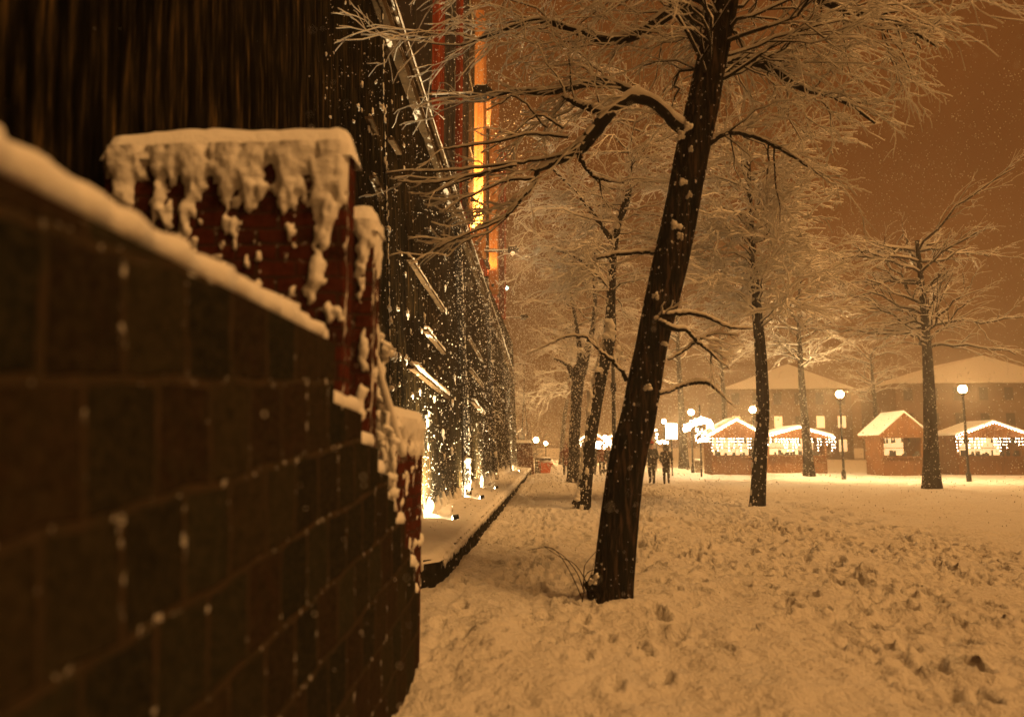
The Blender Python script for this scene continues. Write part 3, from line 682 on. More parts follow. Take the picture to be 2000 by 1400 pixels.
# --- nearest tree
Y1 = 7.9
T1 = thing('tree', 'nearest tree: thick dark leaning trunk, bark ridged, snow-laden branches overhead', 'tree', (PZ(1194, 1168)[0], Y1, 0), 'bare trees lining the path')
pts = [(1191, 1230, 88), (1193, 1175, 86), (1198, 1135, 76), (1205, 1060, 74), (1216, 960, 71), (1229, 880, 69), (1243, 850-20, 67), (1258, 750, 65), (1272, 675, 60), (1291, 590, 66), (1312, 500, 68), (1333, 400, 66), (1352, 300, 66), (1372, 210, 64), (1388, 130, 60), (1410, 30, 56), (1428, -60, 50), (1450, -180, 44), (1465, -300, 36), (1475, -420, 28)]
P, r = px_path(pts, Y1); P, r = resample(P, r, 150)
v, q = trunk_mesh(P, r, 90, .10); MB().add(v, q).build('trunk', M['bark'], T1, True)
mb, ms = MB(), MB()
def limb(pts, Yf, kids=None, k=1.0, n=40, sides=8, tw=(.5, 1.2), tr=.012, droop=.12, sub=(5, 4), dirbias=None, snowk=1.0):
    P, r = px_path(pts, Yf); P, r = resample(P, r, n); P += RNG.normal(0, .004, P.shape)
    mb.tube(P, r, sides); snowline(ms, P, r, snowk, sides)
    for j in range(kids or 0):
        i = int(RNG.integers(int(n*.12), n-1)); tn = P[min(i+1, n-1)]-P[i-1]; tn /= np.linalg.norm(tn)
        o = RNG.normal(0, 1, 3); o[2] = o[2]*.5; o -= o@tn*tn; o /= np.linalg.norm(o)
        a_ = R(25+45*RNG.random()); d = tn*math.cos(a_)+o*math.sin(a_)
        if dirbias is not None: d = d*.6+np.array(dirbias)*.6
        twig(mb, ms, P[i], d, tw[0]+(tw[1]-tw[0])*RNG.random(), min(tr, r[i]*.7), 0 if tw[1] > .8 else 1, droop, sub, 5, snowk)
L_ = (-1, .05, .1)
limb([(1350, 262, 30), (1325, 245, 30), (1302, 222, 26), (1272, 198, 24), (1240, 192, 26), (1212, 206, 26), (1185, 226, 28), (1163, 255, 30), (1140, 282, 30), (1118, 300, 20, .1), (1085, 318, 15, .2), (1052, 332, 12, .2), (1046, 352, 9, .2), (1030, 378, 8, .2), (1005, 402, 6, .2), (983, 428, 4, .2)], Y1, 12, sub=(4, 2), tw=(.4, 1.2), dirbias=L_, snowk=1.25)
limb([(1185, 226, 20), (1158, 212, 18), (1135, 206, 14), (1112, 195, 10), (1098, 188, 6)], Y1, 6, snowk=1.2)
limb([(1250, 190, 16), (1225, 175, 16), (1180, 160, 16), (1130, 168, 15), (1085, 178, 16), (1040, 180, 14), (1003, 178, 9), (960, 190, 5)], Y1+.3, 9, sub=(4, 2), tw=(.5, 1.3), dirbias=L_)
limb([(1128, 298, 12), (1142, 325, 8), (1160, 345, 8), (1180, 350, 7), (1195, 355, 5)], Y1, 4, tw=(.3, .7))
limb([(1420, 60, 40), (1380, 40, 34), (1320, 20, 30), (1260, 60, 24), (1190, 80, 20), (1120, 60, 16), (1050, 40, 12), (980, 60, 8), (900, 90, 5)], Y1+.5, 15, sub=(4, 3), tw=(.7, 1.7), dirbias=L_)
limb([(1400, 100, 26), (1350, 60, 22), (1290, -40, 20), (1200, -100, 15), (1080, -120, 10), (950, -90, 6)], Y1+.2, 16, tw=(.7, 1.6))
limb([(1440, -40, 30), (1500, -60, 26), (1570, -20, 20), (1650, 20, 14), (1740, 40, 9), (1830, 90, 5)], Y1+.4, 22, tw=(.7, 1.7))
limb([(1395, 150, 26), (1440, 120, 22), (1500, 130, 18), (1560, 170, 14), (1630, 190, 9), (1710, 240, 5)], Y1+.6, 20, tw=(.6, 1.5))
limb([(1372, 290, 12), (1420, 260, 11), (1480, 270, 9), (1540, 300, 7), (1600, 340, 4)], Y1+.3, 12, tw=(.5, 1.1))
for tpts, kd in (([(1118, 300, 9), (1050, 312, 7), (1000, 319, 6.5), (930, 328, 6), (860, 334, 5.5), (800, 334, 4.5), (755, 339, 3)], 5),
                 ([(1010, 322, 6), (940, 338, 6), (880, 352, 6), (830, 358, 5), (777, 355, 3)], 3), ([(1000, 326, 6), (930, 345, 5), (880, 362, 5), (840, 378, 4.5), (797, 378, 3)], 3),
                 ([(1046, 350, 7), (990, 352, 6), (930, 378, 5), (890, 395, 4), (868, 418, 3)], 3), ([(1030, 378, 7), (985, 425, 6), (930, 450, 5), (880, 470, 5), (848, 487, 3)], 4),
                 ([(1110, 268, 7), (1040, 262, 6), (980, 275, 6), (910, 285, 5.5), (858, 292, 3)], 4), ([(1100, 250, 6), (1050, 225, 5), (1000, 262, 4), (940, 300, 3)], 2),
                 ([(1012, 400, 5), (960, 450, 4), (910, 470, 4), (870, 505, 3)], 3), ([(990, 420, 5), (940, 440, 4), (900, 466, 4), (862, 460, 2.5)], 2),
                 ([(1070, 250, 6), (1010, 190, 5), (980, 200, 4), (950, 215, 3)], 2),
                 ([(1282, 494, 10), (1255, 492, 9), (1215, 495, 9), (1185, 500, 8), (1165, 504, 6)], 2)):
    limb(tpts, Y1+.1*RNG.random(), kd, n=24, sides=6, tw=(.2, .6), tr=.0055, droop=.08, sub=(2, 2), dirbias=L_, snowk=1.0)
limb([(1283, 625, 9), (1292, 616, 10), (1320, 613, 10), (1350, 611, 9), (1388, 622, 8), (1430, 640, 6), (1470, 640, 4)], Y1-.2, 3, tw=(.2, .5), droop=.02)
limb([(1280, 624, 10), (1297, 632, 12), (1315, 641, 11), (1342, 646, 9), (1362, 667, 8), (1380, 680, 7), (1400, 700, 5), (1425, 720, 3)], Y1-.2, 3, tw=(.2, .5), droop=.02)
limb([(1305, 702, 5), (1330, 688, 6), (1352, 672, 7), (1370, 660, 6), (1400, 650, 5), (1440, 655, 3)], Y1-.15, 2, tw=(.2, .4), droop=.02)
limb([(1288, 768, 7), (1310, 762, 8), (1335, 752, 8), (1358, 746, 10), (1380, 747, 9), (1400, 760, 6), (1430, 790, 3)], Y1-.1, 2, tw=(.15, .3), droop=.02)
limb([(1224, 742, 9), (1212, 722, 8), (1198, 706, 8), (1178, 690, 7), (1160, 672, 7), (1145, 658, 6), (1128, 655, 5), (1108, 657, 5), (1080, 668, 4), (1055, 680, 3), (1030, 692, 2)], Y1-.1, 3, n=40, tw=(.2, .4), droop=.02, tr=.006)
for k in range(46):                                       # many shoots around the crown, above and right of the frame
    i = int(RNG.integers(105, 148)); a_ = RNG.random()*6.28; d = np.array([math.cos(a_), math.sin(a_)*.8, .25+.4*RNG.random()])
    twig(mb, ms, P[i], d, 1.6+1.6*RNG.random(), .022, 0, .25, (9, 5), 5)
mb.build('branches', M['twig'], T1, True); ms.build('snow_on_branches', M['twigsnow'], T1, True)
s_ = MB()
for (px_, py_, w_, h_) in ((1334, 352, 9, 8), (1347, 377, 6, 8), (1320, 437, 11, 10), (1328, 460, 6, 7), (1266, 755, 8, 6), (1298, 670, 8, 5), (1281, 577, 6, 8), (1343, 245, 8, 10), (1330, 262, 8, 9), (1350, 290, 4, 5), (1331, 262, 6, 6), (1180, 1130, 0, 0), (1158, 1134, 7, 6), (1165, 1125, 6, 6)):
    if w_ == 0: continue
    p = PY(px_, py_, Y1-.20 if py_ < 1100 else Y1-.17); 
    for q_ in range(9):
        f_ = RNG.random(3); a_ = w_*Y1/F; b_ = h_*Y1/F
        s_.blob(p+np.array([(f_[0]-.5)*1.5*a_, .03*abs(f_[0]-.5), (f_[1]-.5)*1.3*b_-abs(f_[0]-.5)*b_]), (a_*(.25+.35*f_[2]), .025, b_*(.25+.3*f_[2])), .4)
for k in range(640):                                      # flecks of snow caught in the bark, more on the upper trunk
    i = int(149*RNG.random()**.6); th = math.pi*(1+RNG.random()) if RNG.random() < .5 else math.pi*(.85+.35*RNG.random())
    Pi, ri = resample(*px_path(pts, Y1), 150) if k == 0 else (Pi, ri)
    c = Pi[i]+ri[i]*1.0*np.array([math.cos(th), math.sin(th), 0]); z_ = .0025+.010*RNG.random()**3.5
    s_.blob(c, (z_, z_, z_*1.6), .4)
s_.build('stuck_snow', M['snow'], T1, True)
# burl at the foot
MB().blob(PY(1158, 1148, Y1-.05), (.085, .10, .11), .25, fine=True).build('burl', M['bark'], T1, True)

# base shoots beside the nearest tree
sh = thing('sapling_shoots', 'thin arching bare shoots rising from the snow left of the nearest trunk', 'plant', tuple(PZ(1140, 1172)))
v1 = MB()
for st in ([(1138, 1172), (1127, 1145), (1110, 1110), (1090, 1080), (1070, 1068), (1028, 1075)], [(1142, 1160), (1128, 1120), (1105, 1090), (1085, 1075), (1060, 1065)],
           [(1150, 1148), (1135, 1118), (1118, 1098), (1095, 1088), (1065, 1068)], [(1137, 1175), (1142, 1150), (1155, 1120), (1160, 1100)], [(1140, 1150), (1141, 1110), (1148, 1095), (1168, 1072)], [(1138, 1150), (1143, 1125), (1160, 1112), (1200, 1115)]):
    Pq = curve([PY(a_, b_, Y1-.25) for a_, b_ in st], 16); v1.tube(Pq, np.linspace(.006, .0025, 16), 5)
v1.build('shoots', M['bark'], sh)

def generic_tree(label, base, pts, Yf, crownpts, mains, lens, rmain, kids, k=1.0, name='tree', matn='bark_snowy', grp='bare trees lining the path', extra=None, droop=.15, stuck=0, el=(.0, .75), yb=1.0, side=0):
    r_ = thing(name, label, 'tree', base, grp)
    P, rr = px_path(pts, Yf); P, rr = resample(P, rr, 60)
    v, q = trunk_mesh(P, rr, 24, .05); MB().add(v, q).build('trunk', M[matn], r_, True)
    global mb, ms
    mb, ms = MB(), MB()
    if extra: extra()
    Cp, _ = px_path([(a, b, 1) for a, b in crownpts], Yf); Cp = curve(Cp, 40)
    for j in range(mains):
        p = Cp[int(RNG.integers(0, 40))]; a_ = RNG.random()*6.28 if RNG.random() > side else (math.pi if RNG.random() < .6 else 0)+RNG.normal(0, .55); e_ = el[0]+(el[1]-el[0])*RNG.random()
        d = np.array([math.cos(a_)*math.cos(e_), math.sin(a_)*math.cos(e_)*yb, math.sin(e_)])
        twig(mb, ms, p, d, lens[0]+(lens[1]-lens[0])*RNG.random(), rmain, 0, droop, kids, 5, k)
    mb.build('branches', M['twig'], r_, True); ms.build('snow_on_branches', M['twigsnow'], r_, True)
    if stuck:
        s_ = MB()
        for j in range(stuck):
            i = int(RNG.integers(4, 56)); th = math.pi*(1.0+.28*RNG.random()*(1 if RNG.random() < .8 else 2)); c = P[i]+rr[i]*np.array([math.cos(th), math.sin(th), 0])
            z_ = .02+.05*RNG.random()**2; s_.blob(c, (z_*.8, z_*.6, z_*1.5), .35)
        s_.build('stuck_snow', M['snow'], r_, True)
    return r_
# --- second tree
SNB = .0135
def ex2():
    limb([(1190, 640, 22), (1192, 600, 16), (1193, 540, 14), (1198, 480, 13), (1205, 440, 12), (1222, 405, 10), (1235, 360, 8)], 19.9, 10, tw=(1, 2.2))
    limb([(1192, 560, 10), (1160, 530, 8), (1120, 500, 6), (1060, 480, 4)], 19.7, 10, tw=(.8, 1.8))
    limb([(1195, 470, 10), (1160, 420, 9), (1120, 370, 7), (1080, 330, 5)], 19.7, 10, tw=(.8, 1.8))
t2 = generic_tree('second tree along the path, trunk edged with stuck snow and a knob at its foot', tuple(PZ(1137, 993)), [(1135, 1010, 34), (1138, 985, 32), (1142, 955, 28), (1148, 900, 25), (1154, 850, 24), (1163, 790, 25), (1172, 740, 26), (1183, 690, 27), (1192, 650, 24), (1194, 600, 16), (1198, 500, 14), (1210, 430, 12), (1225, 380, 8)], 19.7,
                  [(1193, 590), (1195, 545), (1198, 500), (1205, 440), (1225, 360), (1240, 260), (1250, 170)], 56, (1.2, 2.6), .026, (7, 3), 1.0, droop=.24, el=(.10, .85), side=.75, extra=ex2, stuck=190)
s_ = MB()
for (px_, py_, w_, h_) in ((1190, 636, 10, 16), (1185, 655, 8, 8), (1196, 650, 8, 12), (1207, 682, 5, 7), (1214, 690, 5, 4), (1200, 700, 4, 10), (1166, 722, 8, 5), (1127, 972, 6, 7), (1152, 770, 5, 12), (1150, 800, 5, 10)):
    p = PY(px_, py_, 19.45); s_.blob(p, (w_*19.6/F, .12, h_*19.6/F), .3, fine=True)
s_.build('snow_collar', M['snow'], t2, True)
MB().blob(PY(1127, 982, 19.6), (.12, .14, .14), .25).build('burl', M['bark'], t2, True)
# --- third tree
def ex3():
    limb([(1120, 735, 14), (1110, 715, 9), (1098, 706, 7), (1082, 700, 4)], 31.8, 3, tw=(.5, 1.2))
    limb([(1138, 730, 16), (1144, 700, 14), (1150, 670, 12), (1158, 640, 10), (1162, 590, 8), (1160, 540, 6)], 31.8, 10, tw=(1, 2.4))
    limb([(1130, 725, 14), (1132, 690, 10), (1128, 650, 8), (1120, 600, 6), (1110, 550, 4)], 31.8, 8, tw=(1, 2.4))
generic_tree('third tree along the path, dark forked trunk just left of the second tree', tuple(PZ(1118, 945)), [(1117, 955, 30), (1119, 935, 25), (1121, 900, 23), (1122, 850, 21), (1125, 800, 21), (1128, 750, 24), (1132, 722, 26), (1138, 700, 12)], 31.8,
             [(1140, 630), (1148, 560), (1150, 480), (1150, 400)], 30, (1.4, 2.8), .032, (6, 4), 1.0, droop=.24, el=(.10, .85), side=.6, extra=ex3, stuck=30)
# --- tree in the next row, right of the nearest tree
generic_tree('bare tree in the next row, its trunk just past the right edge of the photo', tuple(PZ(1478, 985)), [(1478, 1000, 34), (1480, 975, 30), (1484, 900, 26), (1490, 800, 24), (1486, 700, 22), (1478, 600, 18), (1470, 500, 14), (1465, 400, 10), (1462, 300, 6)], 20.5,
             [(1484, 640), (1476, 560), (1468, 480), (1464, 400), (1462, 300)], 70, (1.4, 3.0), .03, (9, 5), 1.3, stuck=40)
# --- farther trees
generic_tree('slim fourth tree, faded by falling snow, beyond the third tree', tuple(PZ(1096, 906)), [(1096, 908, 12), (1097, 890, 9), (1099, 850, 8), (1103, 810, 8), (1108, 780, 6)], 68, [(1105, 790), (1110, 720), (1112, 650)], 34, (2.5, 5), .06, (7, 4), 1.3, droop=.15)
def far_tree(px_, Yv, hgt, r0, label, grp='hazy trees across the square', mains=16, lean=0.0, kids=(6, 4), lens=(1.8, 3.8)):
    x = (px_-1085)/F*Yv; r_ = thing('tree', label, 'tree', (x, Yv, 0), grp)
    n = 24; t_ = np.linspace(0, 1, n); P = np.stack([x+lean*t_*hgt+.1*np.sin(t_*4+px_), np.full(n, Yv), -.2+t_*hgt], 1); rr = r0*(1-.75*t_)*(1+.35*np.exp(-t_*14))
    v, q = trunk_mesh(P, rr, 16, .05); MB().add(v, q).build('trunk', M['bark_snowy'], r_, True)
    a1, a2 = MB(), MB()
    for j in range(mains):
        p = P[int(n*(.56+.42*RNG.random()))]; a_ = RNG.random()*6.28; e_ = .1+.8*RNG.random()
        twig(a1, a2, p, np.array([math.cos(a_)*math.cos(e_), math.sin(a_)*math.cos(e_), math.sin(e_)]), lens[0]+(lens[1]-lens[0])*RNG.random(), r0*.22, 0, .15, kids, 4, 1.3)
    a1.build('branches', M['twig'], r_, True); a2.build('snow_on_branches', M['twigsnow'], r_, True); return r_
SNB = .007
far_tree(995, 60, 9, .26, 'faded tree rising behind the far end of the dark wall')
far_tree(1022, 52, 7.5, .06, 'very thin young tree standing behind the far brick pier', mains=8, lens=(.8, 1.6))
far_tree(1031, 58, 6.5, .06, 'second thin young tree, leaning, behind the far brick pier', mains=7, lean=-.03, lens=(.8, 1.6))
far_tree(1327, 56, 11.5, .34, 'stout hazy tree behind the couple and the lit panel', mains=16)
far_tree(1408, 62, 11, .30, 'hazy tree between the market stalls at the right edge of the photo', mains=14)
far_tree(1560, 42, 10, .28, 'bare tree on the square beyond the lamp posts', mains=30)
far_tree(1790, 30, 10, .30, 'bare tree standing at the far right of the square', mains=36, kids=(8, 4))
far_tree(1690, 60, 9, .26, 'faint tree behind the right-hand stalls', mains=20)
far_tree(1250, 80, 11, .26, 'faint tree far behind the nearest trunk', mains=20)

# ------------------------------------------------------------ lamp posts
def lamp_post(px_, py_, Yv, label, rad=.17, matn='globe', post=True):
    p = PY(px_, py_, Yv)
    r_ = thing('lamp_post', label, 'street lamp', (p[0], Yv, 0), 'lit globe lamps')
    m = MB(); m.lathe((p[0], Yv, 0), [(.11, -.1), (.11, .35), (.06, .45), (.045, p[2]-rad-.12), (.09, p[2]-rad-.08), (.10, p[2]-rad*.9)], 10); m.build('post', M['iron'], r_, True)
    MB().add(ICO1[0]*rad+p, None, ICO1[1]).build('globe', M[matn], r_, True)
    MB().lathe((p[0], Yv, p[2]+rad*.86), [(rad*.75, 0), (rad*.55, .03), (0, .07)], 10).build('snow_cap', M['snow'], r_, True)
    return r_
lamp_post(1350, 805, 47, 'bright globe lamp above the light-draped stall, right side of the square', .19)
lamp_post(1297, 823, 54, 'globe lamp left of and above the lit white panel', .16)
lamp_post(1182, 854, 70, 'globe lamp glowing between the second and nearest trunks', .20, 'globe2')
lamp_post(1206, 849, 66, 'globe lamp half hidden at the left edge of the nearest trunk', .18, 'globe2')
lamp_post(1000, 834, 66, 'globe lamp glowing above the far brick pier, next to the dark wall', .20, 'globe2')
lamp_post(1047, 859, 72, 'low globe lamp glowing just right of the far brick pier', .26, 'globe2')
lamp_post(1066, 866, 84, 'faint distant lamp right of the far brick pier', .22, 'globe2')
lamp_post(1470, 800, 44, 'added lit globe lamp on the square beside the second stall', .19)  # this lamp and those just below are added to brighten the right-hand ground
lamp_post(1640, 770, 38, 'added lit globe lamp on the right part of the square', .19)
lamp_post(1880, 760, 36, 'added lit globe lamp near the right edge of the square', .19)
# unlit steel post behind the second tree
pp = PY(1197, 690, 24.5)
po = thing('steel_post', 'plain grey-green steel post with a clamp, between the second and nearest trunks', 'post', (pp[0], 24.5, 0))
MB().lathe((pp[0], 24.5, 0), [(.07, -.1), (.065, 2.7), (.062, 2.72), (.058, 4.6), (.05, 4.62), (0, 4.63)], 12).build('shaft', M['steel'], po, True)
zc = PY(1197, 756, 24.5)[2]; MB().lathe((pp[0], 24.5, zc-.14), [(.06, 0), (.095, 0), (.095, .28), (.06, .28)], 12).build('clamp', M['iron'], po, True)
s_ = MB(); s_.blob((pp[0]+.12, 24.4, 4.55), (.13, .12, .10), .3); s_.blob((pp[0]+.3, 24.4, 4.48), (.12, .1, .08), .3); s_.build('snow_clump', M['snow'], po, True)
MB().bar((pp[0], 24.5, 4.5), (pp[0]+.42, 24.5, 4.42), .08, .06).build('arm', M['iron'], po)

# ------------------------------------------------------------ lit panel, stalls and string lights
def wpt(px_, py_, Yv): return PY(px_, py_, Yv)
p0, p1 = wpt(1301, 857, 42), wpt(1322, 828, 42)
lp = thing('lit_panel', 'tall blank white lit panel on a post, left of the light-draped stall', 'light panel', ((p0[0]+p1[0])/2, 42, 0))
MB().box((p0[0]-.02, 42, p0[2]-.02), (p1[0]+.02, 42.12, p1[2]+.02)).build('case', M['iron'], lp)
MB().box((p0[0], 41.985, p0[2]), (p1[0], 41.998, p1[2])).build('lit_face', M['panel'], lp)
MB().bar(((p0[0]+p1[0])/2, 42.06, -.1), ((p0[0]+p1[0])/2, 42.06, p0[2]-.02), .08, .08).build('post', M['iron'], lp)
MB().blob(((p0[0]+p1[0])/2, 42.05, p1[2]+.05), (.33, .09, .06), .15).build('snow_cap', M['snow'], lp, True)

def stall(x0, x1, Yv, label, lit=True, deep=2.2, rh=.9):
    cx = (x0+x1)/2; r_ = thing('market_stall', label, 'market stall', (cx, Yv+deep/2, 0), 'wooden market stalls')
    w_ = MB(); w_.box((x0, Yv, 0), (x1, Yv+.06, 1.0)); w_.box((x0, Yv+.06, 0), (x0+.06, Yv+deep, 2.2)); w_.box((x1-.06, Yv+.06, 0), (x1, Yv+deep, 2.2)); w_.box((x0+.06, Yv+deep-.06, 0), (x1-.06, Yv+deep, 2.2))
    for x in (x0, x1-.1): w_.box((x, Yv-.04, 0), (x+.1, Yv-.002, 2.3))
    w_.build('walls', M['wood'], r_)
    MB().box((x0-.05, Yv-.35, 1.003), (x1+.05, Yv+.2, 1.06)).build('counter', M['wood'], r_)
    MB().box((x0+.08, Yv+deep-.10, 1.1), (x1-.08, Yv+deep-.065, 2.1)).build('glowing_back', M['window'], r_)  # back board glows by itself in place of lamplight inside the stall
    gs = MB()
    for j in range(int((x1-x0)/.16)):                     # goods on the counter and hanging from the eave
        gx_ = x0+.2+(x1-x0-.4)*RNG.random(); hh = .08+.28*RNG.random(); gs.box((gx_, Yv+.0+.1*RNG.random(), 1.063), (gx_+.06+.10*RNG.random(), Yv+.17, 1.06+hh))
        if j % 2: gx_ = x0+.2+(x1-x0-.4)*RNG.random(); gs.tube([(gx_, Yv+.3, 2.1), (gx_, Yv+.3, 1.75+.1*RNG.random())], [.02, .07], 6)
    gs.box((x0+.1, Yv+deep-.4, 1.5), (x1-.1, Yv+deep-.15, 1.54)); gs.build('goods', M['dark'], r_)
    rf_ = MB().prism([(x0-.3, 2.2), (cx, 2.2+rh), (x1+.3, 2.2), (x1+.3, 2.1), (x0-.3, 2.1)], 1, Yv-.5, Yv+deep+.2).build('roof', M['wood'], r_)
    sn_ = MB().prism([(x0-.34, 2.22), (x0-.30, 2.36), (cx, 2.36+rh), (x1+.30, 2.36), (x1+.34, 2.22), (cx, 2.21+rh)], 1, Yv-.54, Yv+deep+.24).build('roof_snow', M['snow'], rf_, bevel=.04)
    if lit:
        b = MB()
        t_ = np.linspace(0, 1, 26)
        for t in t_:
            x = x0-.3+(x1-x0+.6)*t; z = 2.15+(rh+.05)*(1-abs(2*t-1)); b.add(ICO0[0]*.035+np.array([x, Yv-.6, z]), None, ICO0[1])
            if RNG.random() < .8:
                for kk in range(int(RNG.integers(2, 6))): b.add(ICO0[0]*.022+np.array([x+RNG.normal(0, .02), Yv-.6, 2.05-.17*kk]), None, ICO0[1])
        b.build('string_lights', M['led'], r_)
    return r_
stall(8.9, 11.6, 43.5, 'wooden market stall with bright string lights along its gable, nearest the light garland')
stall(12.9, 16.4, 46.5, 'broad low wooden stall with lights, second in the row to the right', rh=.55)
stall(18.2, 20.4, 43, 'narrow steep-roofed wooden stall without string lights, third in the row', lit=False, rh=1.25)
stall(22.8, 26.4, 44, 'last wooden stall in the row, far right, with lights', rh=.75)
stall(4.9, 7.4, 72, 'small distant stall glowing behind the couple')
stall(2.6, 4.6, 74, 'distant lit stall seen between the second and nearest trunks')
# light garland arch on poles in front of the first stall
ga = thing('light_garland', 'dazzling arched garland with hanging light strings beside the right edge of the photo', 'string lights', (wpt(1360, 905, 40.5)[0], 40.5, 0))
q0 = [wpt(1336, 838, 40.5), wpt(1350, 830, 40.5), wpt(1365, 822, 40.5), wpt(1382, 824, 40.5), wpt(1392, 832, 40.5)]
Q = curve(q0, 46); b = MB()
for q_ in Q:
    for k in range(5): b.add(ICO0[0]*.032+q_+RNG.normal(0, 1, 3)*np.array([.03, .05, .09]), None, ICO0[1])
b.build('arch_bulbs', M['led'], ga)
b = MB()
for px_ in (1359, 1363, 1367, 1371, 1375, 1379, 1383):
    for py_ in range(838, 864, 3):
        if RNG.random() < .72: b.add(ICO0[0]*.026+wpt(px_+RNG.normal(0, .8), py_+RNG.normal(0, 1), 40.5), None, ICO0[1])
b.build('hanging_bulbs', M['led'], ga)
wr = MB().tube(Q, .015, 5)
e1, e2 = wpt(1367, 820, 40.6), wpt(1392, 832, 40.6)
wr.bar((e1[0], 40.6, -.1), e1+np.array([0, 0, .8]), .08, .08); wr.build('frame', M['iron'], ga)
# little string of lamps between poles left of the panel
gb = thing('light_garland', 'row of round bulbs strung low behind the couple, under the lit panel', 'string lights', (wpt(1293, 905, 50)[0], 50, 0))
for (px_, py_) in ((1282, 855), (1283, 848), (1284, 862), (1287, 864), (1290, 863), (1293, 861), (1297, 862), (1300, 862), (1304, 864), (1281, 840), (1290, 865), (1298, 865)):
    MB().add(ICO0[0]*.07+wpt(px_, py_, 50), None, ICO0[1]).build('bulb', M['led'], gb)
pa, pb = wpt(1281, 836, 50.05), wpt(1306, 866, 50.05)
MB().bar((pa[0], 50.05, 0), pa, .06, .06).bar((pb[0], 50.05, 0), pb, .06, .06).tube([pa, (pa+pb)/2-np.array([0, 0, .2]), pb], .012, 5).build('poles', M['iron'], gb)
for (a_, b_, c_, d_, Yv, lab) in ((1164, 862, 1174, 876, 60, 'small white lit board behind the second tree'), (1184, 858, 1193, 873, 62, 'small white lit board beside the steel post')):
    p0, p1 = wpt(a_, d_-0, Yv), wpt(c_, b_, Yv); x = (p0[0]+p1[0])/2
    r_ = thing('lit_panel', lab, 'light panel', (x, Yv, 0))
    MB().box((p0[0]-.03, Yv, p0[2]-.03), (p1[0]+.03, Yv+.12, p1[2]+.03)).build('case', M['iron'], r_)
    MB().box((p0[0], Yv-.015, p0[2]), (p1[0], Yv-.002, p1[2])).build('lit_face', M['panel'], r_)
    for sx_ in (p0[0]+.05, p1[0]-.05): MB().bar((sx_, Yv+.06, -.1), (sx_, Yv+.06, p0[2]-.03), .06, .06).build('leg', M['iron'], r_)

# far buildings across the square
def far_building(x0, x1, Yv, h, label):
    r_ = thing('far_building', label, 'building', ((x0+x1)/2, Yv, 0), 'buildings around the square')
    MB().box((x0, Yv, -.2), (x1, Yv+10, h)).build('walls', M['plaster'], r_)
    MB().prism([(x0-.4, h+.01), ((x0+x1)/2, h+3.2), (x1+.4, h+.01)], 1, Yv-.5, Yv+10.5).build('roof', M['snow'], r_)
    nx = int((x1-x0)/2.6)
    for i in range(nx):
        for k in range(int(h//3)):
            cx = x0+(i+.5)*(x1-x0)/nx; z = .9+k*3
            f = MB().box((cx-.6, Yv-.06, z), (cx+.6, Yv-.003, z+1.7)).build('window', M['plaster'], r_)
            MB().box((cx-.5, Yv-.08, z+.1), (cx+.5, Yv-.063, z+1.6)).build('pane', M['window'] if RNG.random() < .3 else M['iron'], f)
far_building(22, 38, 98, 9, 'hazy building with lit windows behind the market stalls')
far_building(40, 60, 90, 9, 'hazy long building along the far right of the square')

# ------------------------------------------------------------ bins, post, orange container
def bin_(px_, py_, Yv):
    p = PZ(px_, py_, 0); x, y = p[0], p[1]
    r_ = thing('litter_bin', 'round concrete litter bin topped with snow, right of the couple', 'bin', (x, y, 0))
    MB().lathe((x, y, 0), [(.22, -.05), (.24, .05), (.24, .10), (.23, .12), (.25, .62), (.27, .66), (.27, .72), (.20, .72), (.20, .5)], 16).build('drum', M['concrete'], r_, True)
    MB().lathe((x, y, .70), [(.27, 0), (.30, .03), (.27, .10), (.14, .14), (0, .15)], 16).build('snow_cap', M['snow'], r_, True)
bin_(1365, 922, 0)
p = PZ(1343, 917, 0); r_ = thing('bollard', 'short dark bollard left of the litter bin', 'bollard', (p[0], p[1], 0))
MB().lathe((p[0], p[1], 0), [(.09, -.05), (.09, .08), (.055, .12), (.05, .66), (.075, .70), (.06, .78), (0, .80)], 10).build('post', M['dark'], r_, True)
MB().blob((p[0], p[1], .80), (.07, .07, .04), .1).build('snow_cap', M['snow'], r_, True)
a = PZ(1067, 924, 0); Yv = a[1]
gr = thing('grit_bin', 'orange tapered grit bin with snow on its lid, right of the far brick pier', 'grit bin', (a[0], Yv, 0))
MB().prism([(a[0]-.38, .03), (a[0]+.22, .03), (a[0]+.30, .42), (a[0]+.42, .46), (a[0]+.42, .60), (a[0]-.50, .72)], 1, Yv-.3, Yv+.35).build('tub', M['orange'], gr, bevel=.02)
MB().blob((a[0]-.02, Yv, .72), (.44, .36, .13), .08).build('snow_cap', M['snow'], gr, True)
a = PZ(1050, 924, 0)
gb_ = thing('dark_crate', 'dark wooden crate under a snow-covered board beside the orange grit bin', 'crate', (a[0], a[1], 0))
c_ = MB(); 
for z_ in (0.02, .20, .38, .56): c_.box((a[0]-.16, a[1]-.25, z_), (a[0]+.20, a[1]+.25, z_+.15))
for sx_ in (-.14, .14): c_.box((a[0]+sx_, a[1]-.28, 0), (a[0]+sx_+.06, a[1]-.253, .74))
c_.build('slats', M['dark'], gb_); MB().box((a[0]-.18, a[1]-.3, .78), (a[0]+.82, a[1]+.3, .90)).build('board', M['dark'], gb_)
MB().blob((a[0]+.32, a[1], .92), (.5, .33, .08), .08).build('snow_cap', M['snow'], gb_, True)

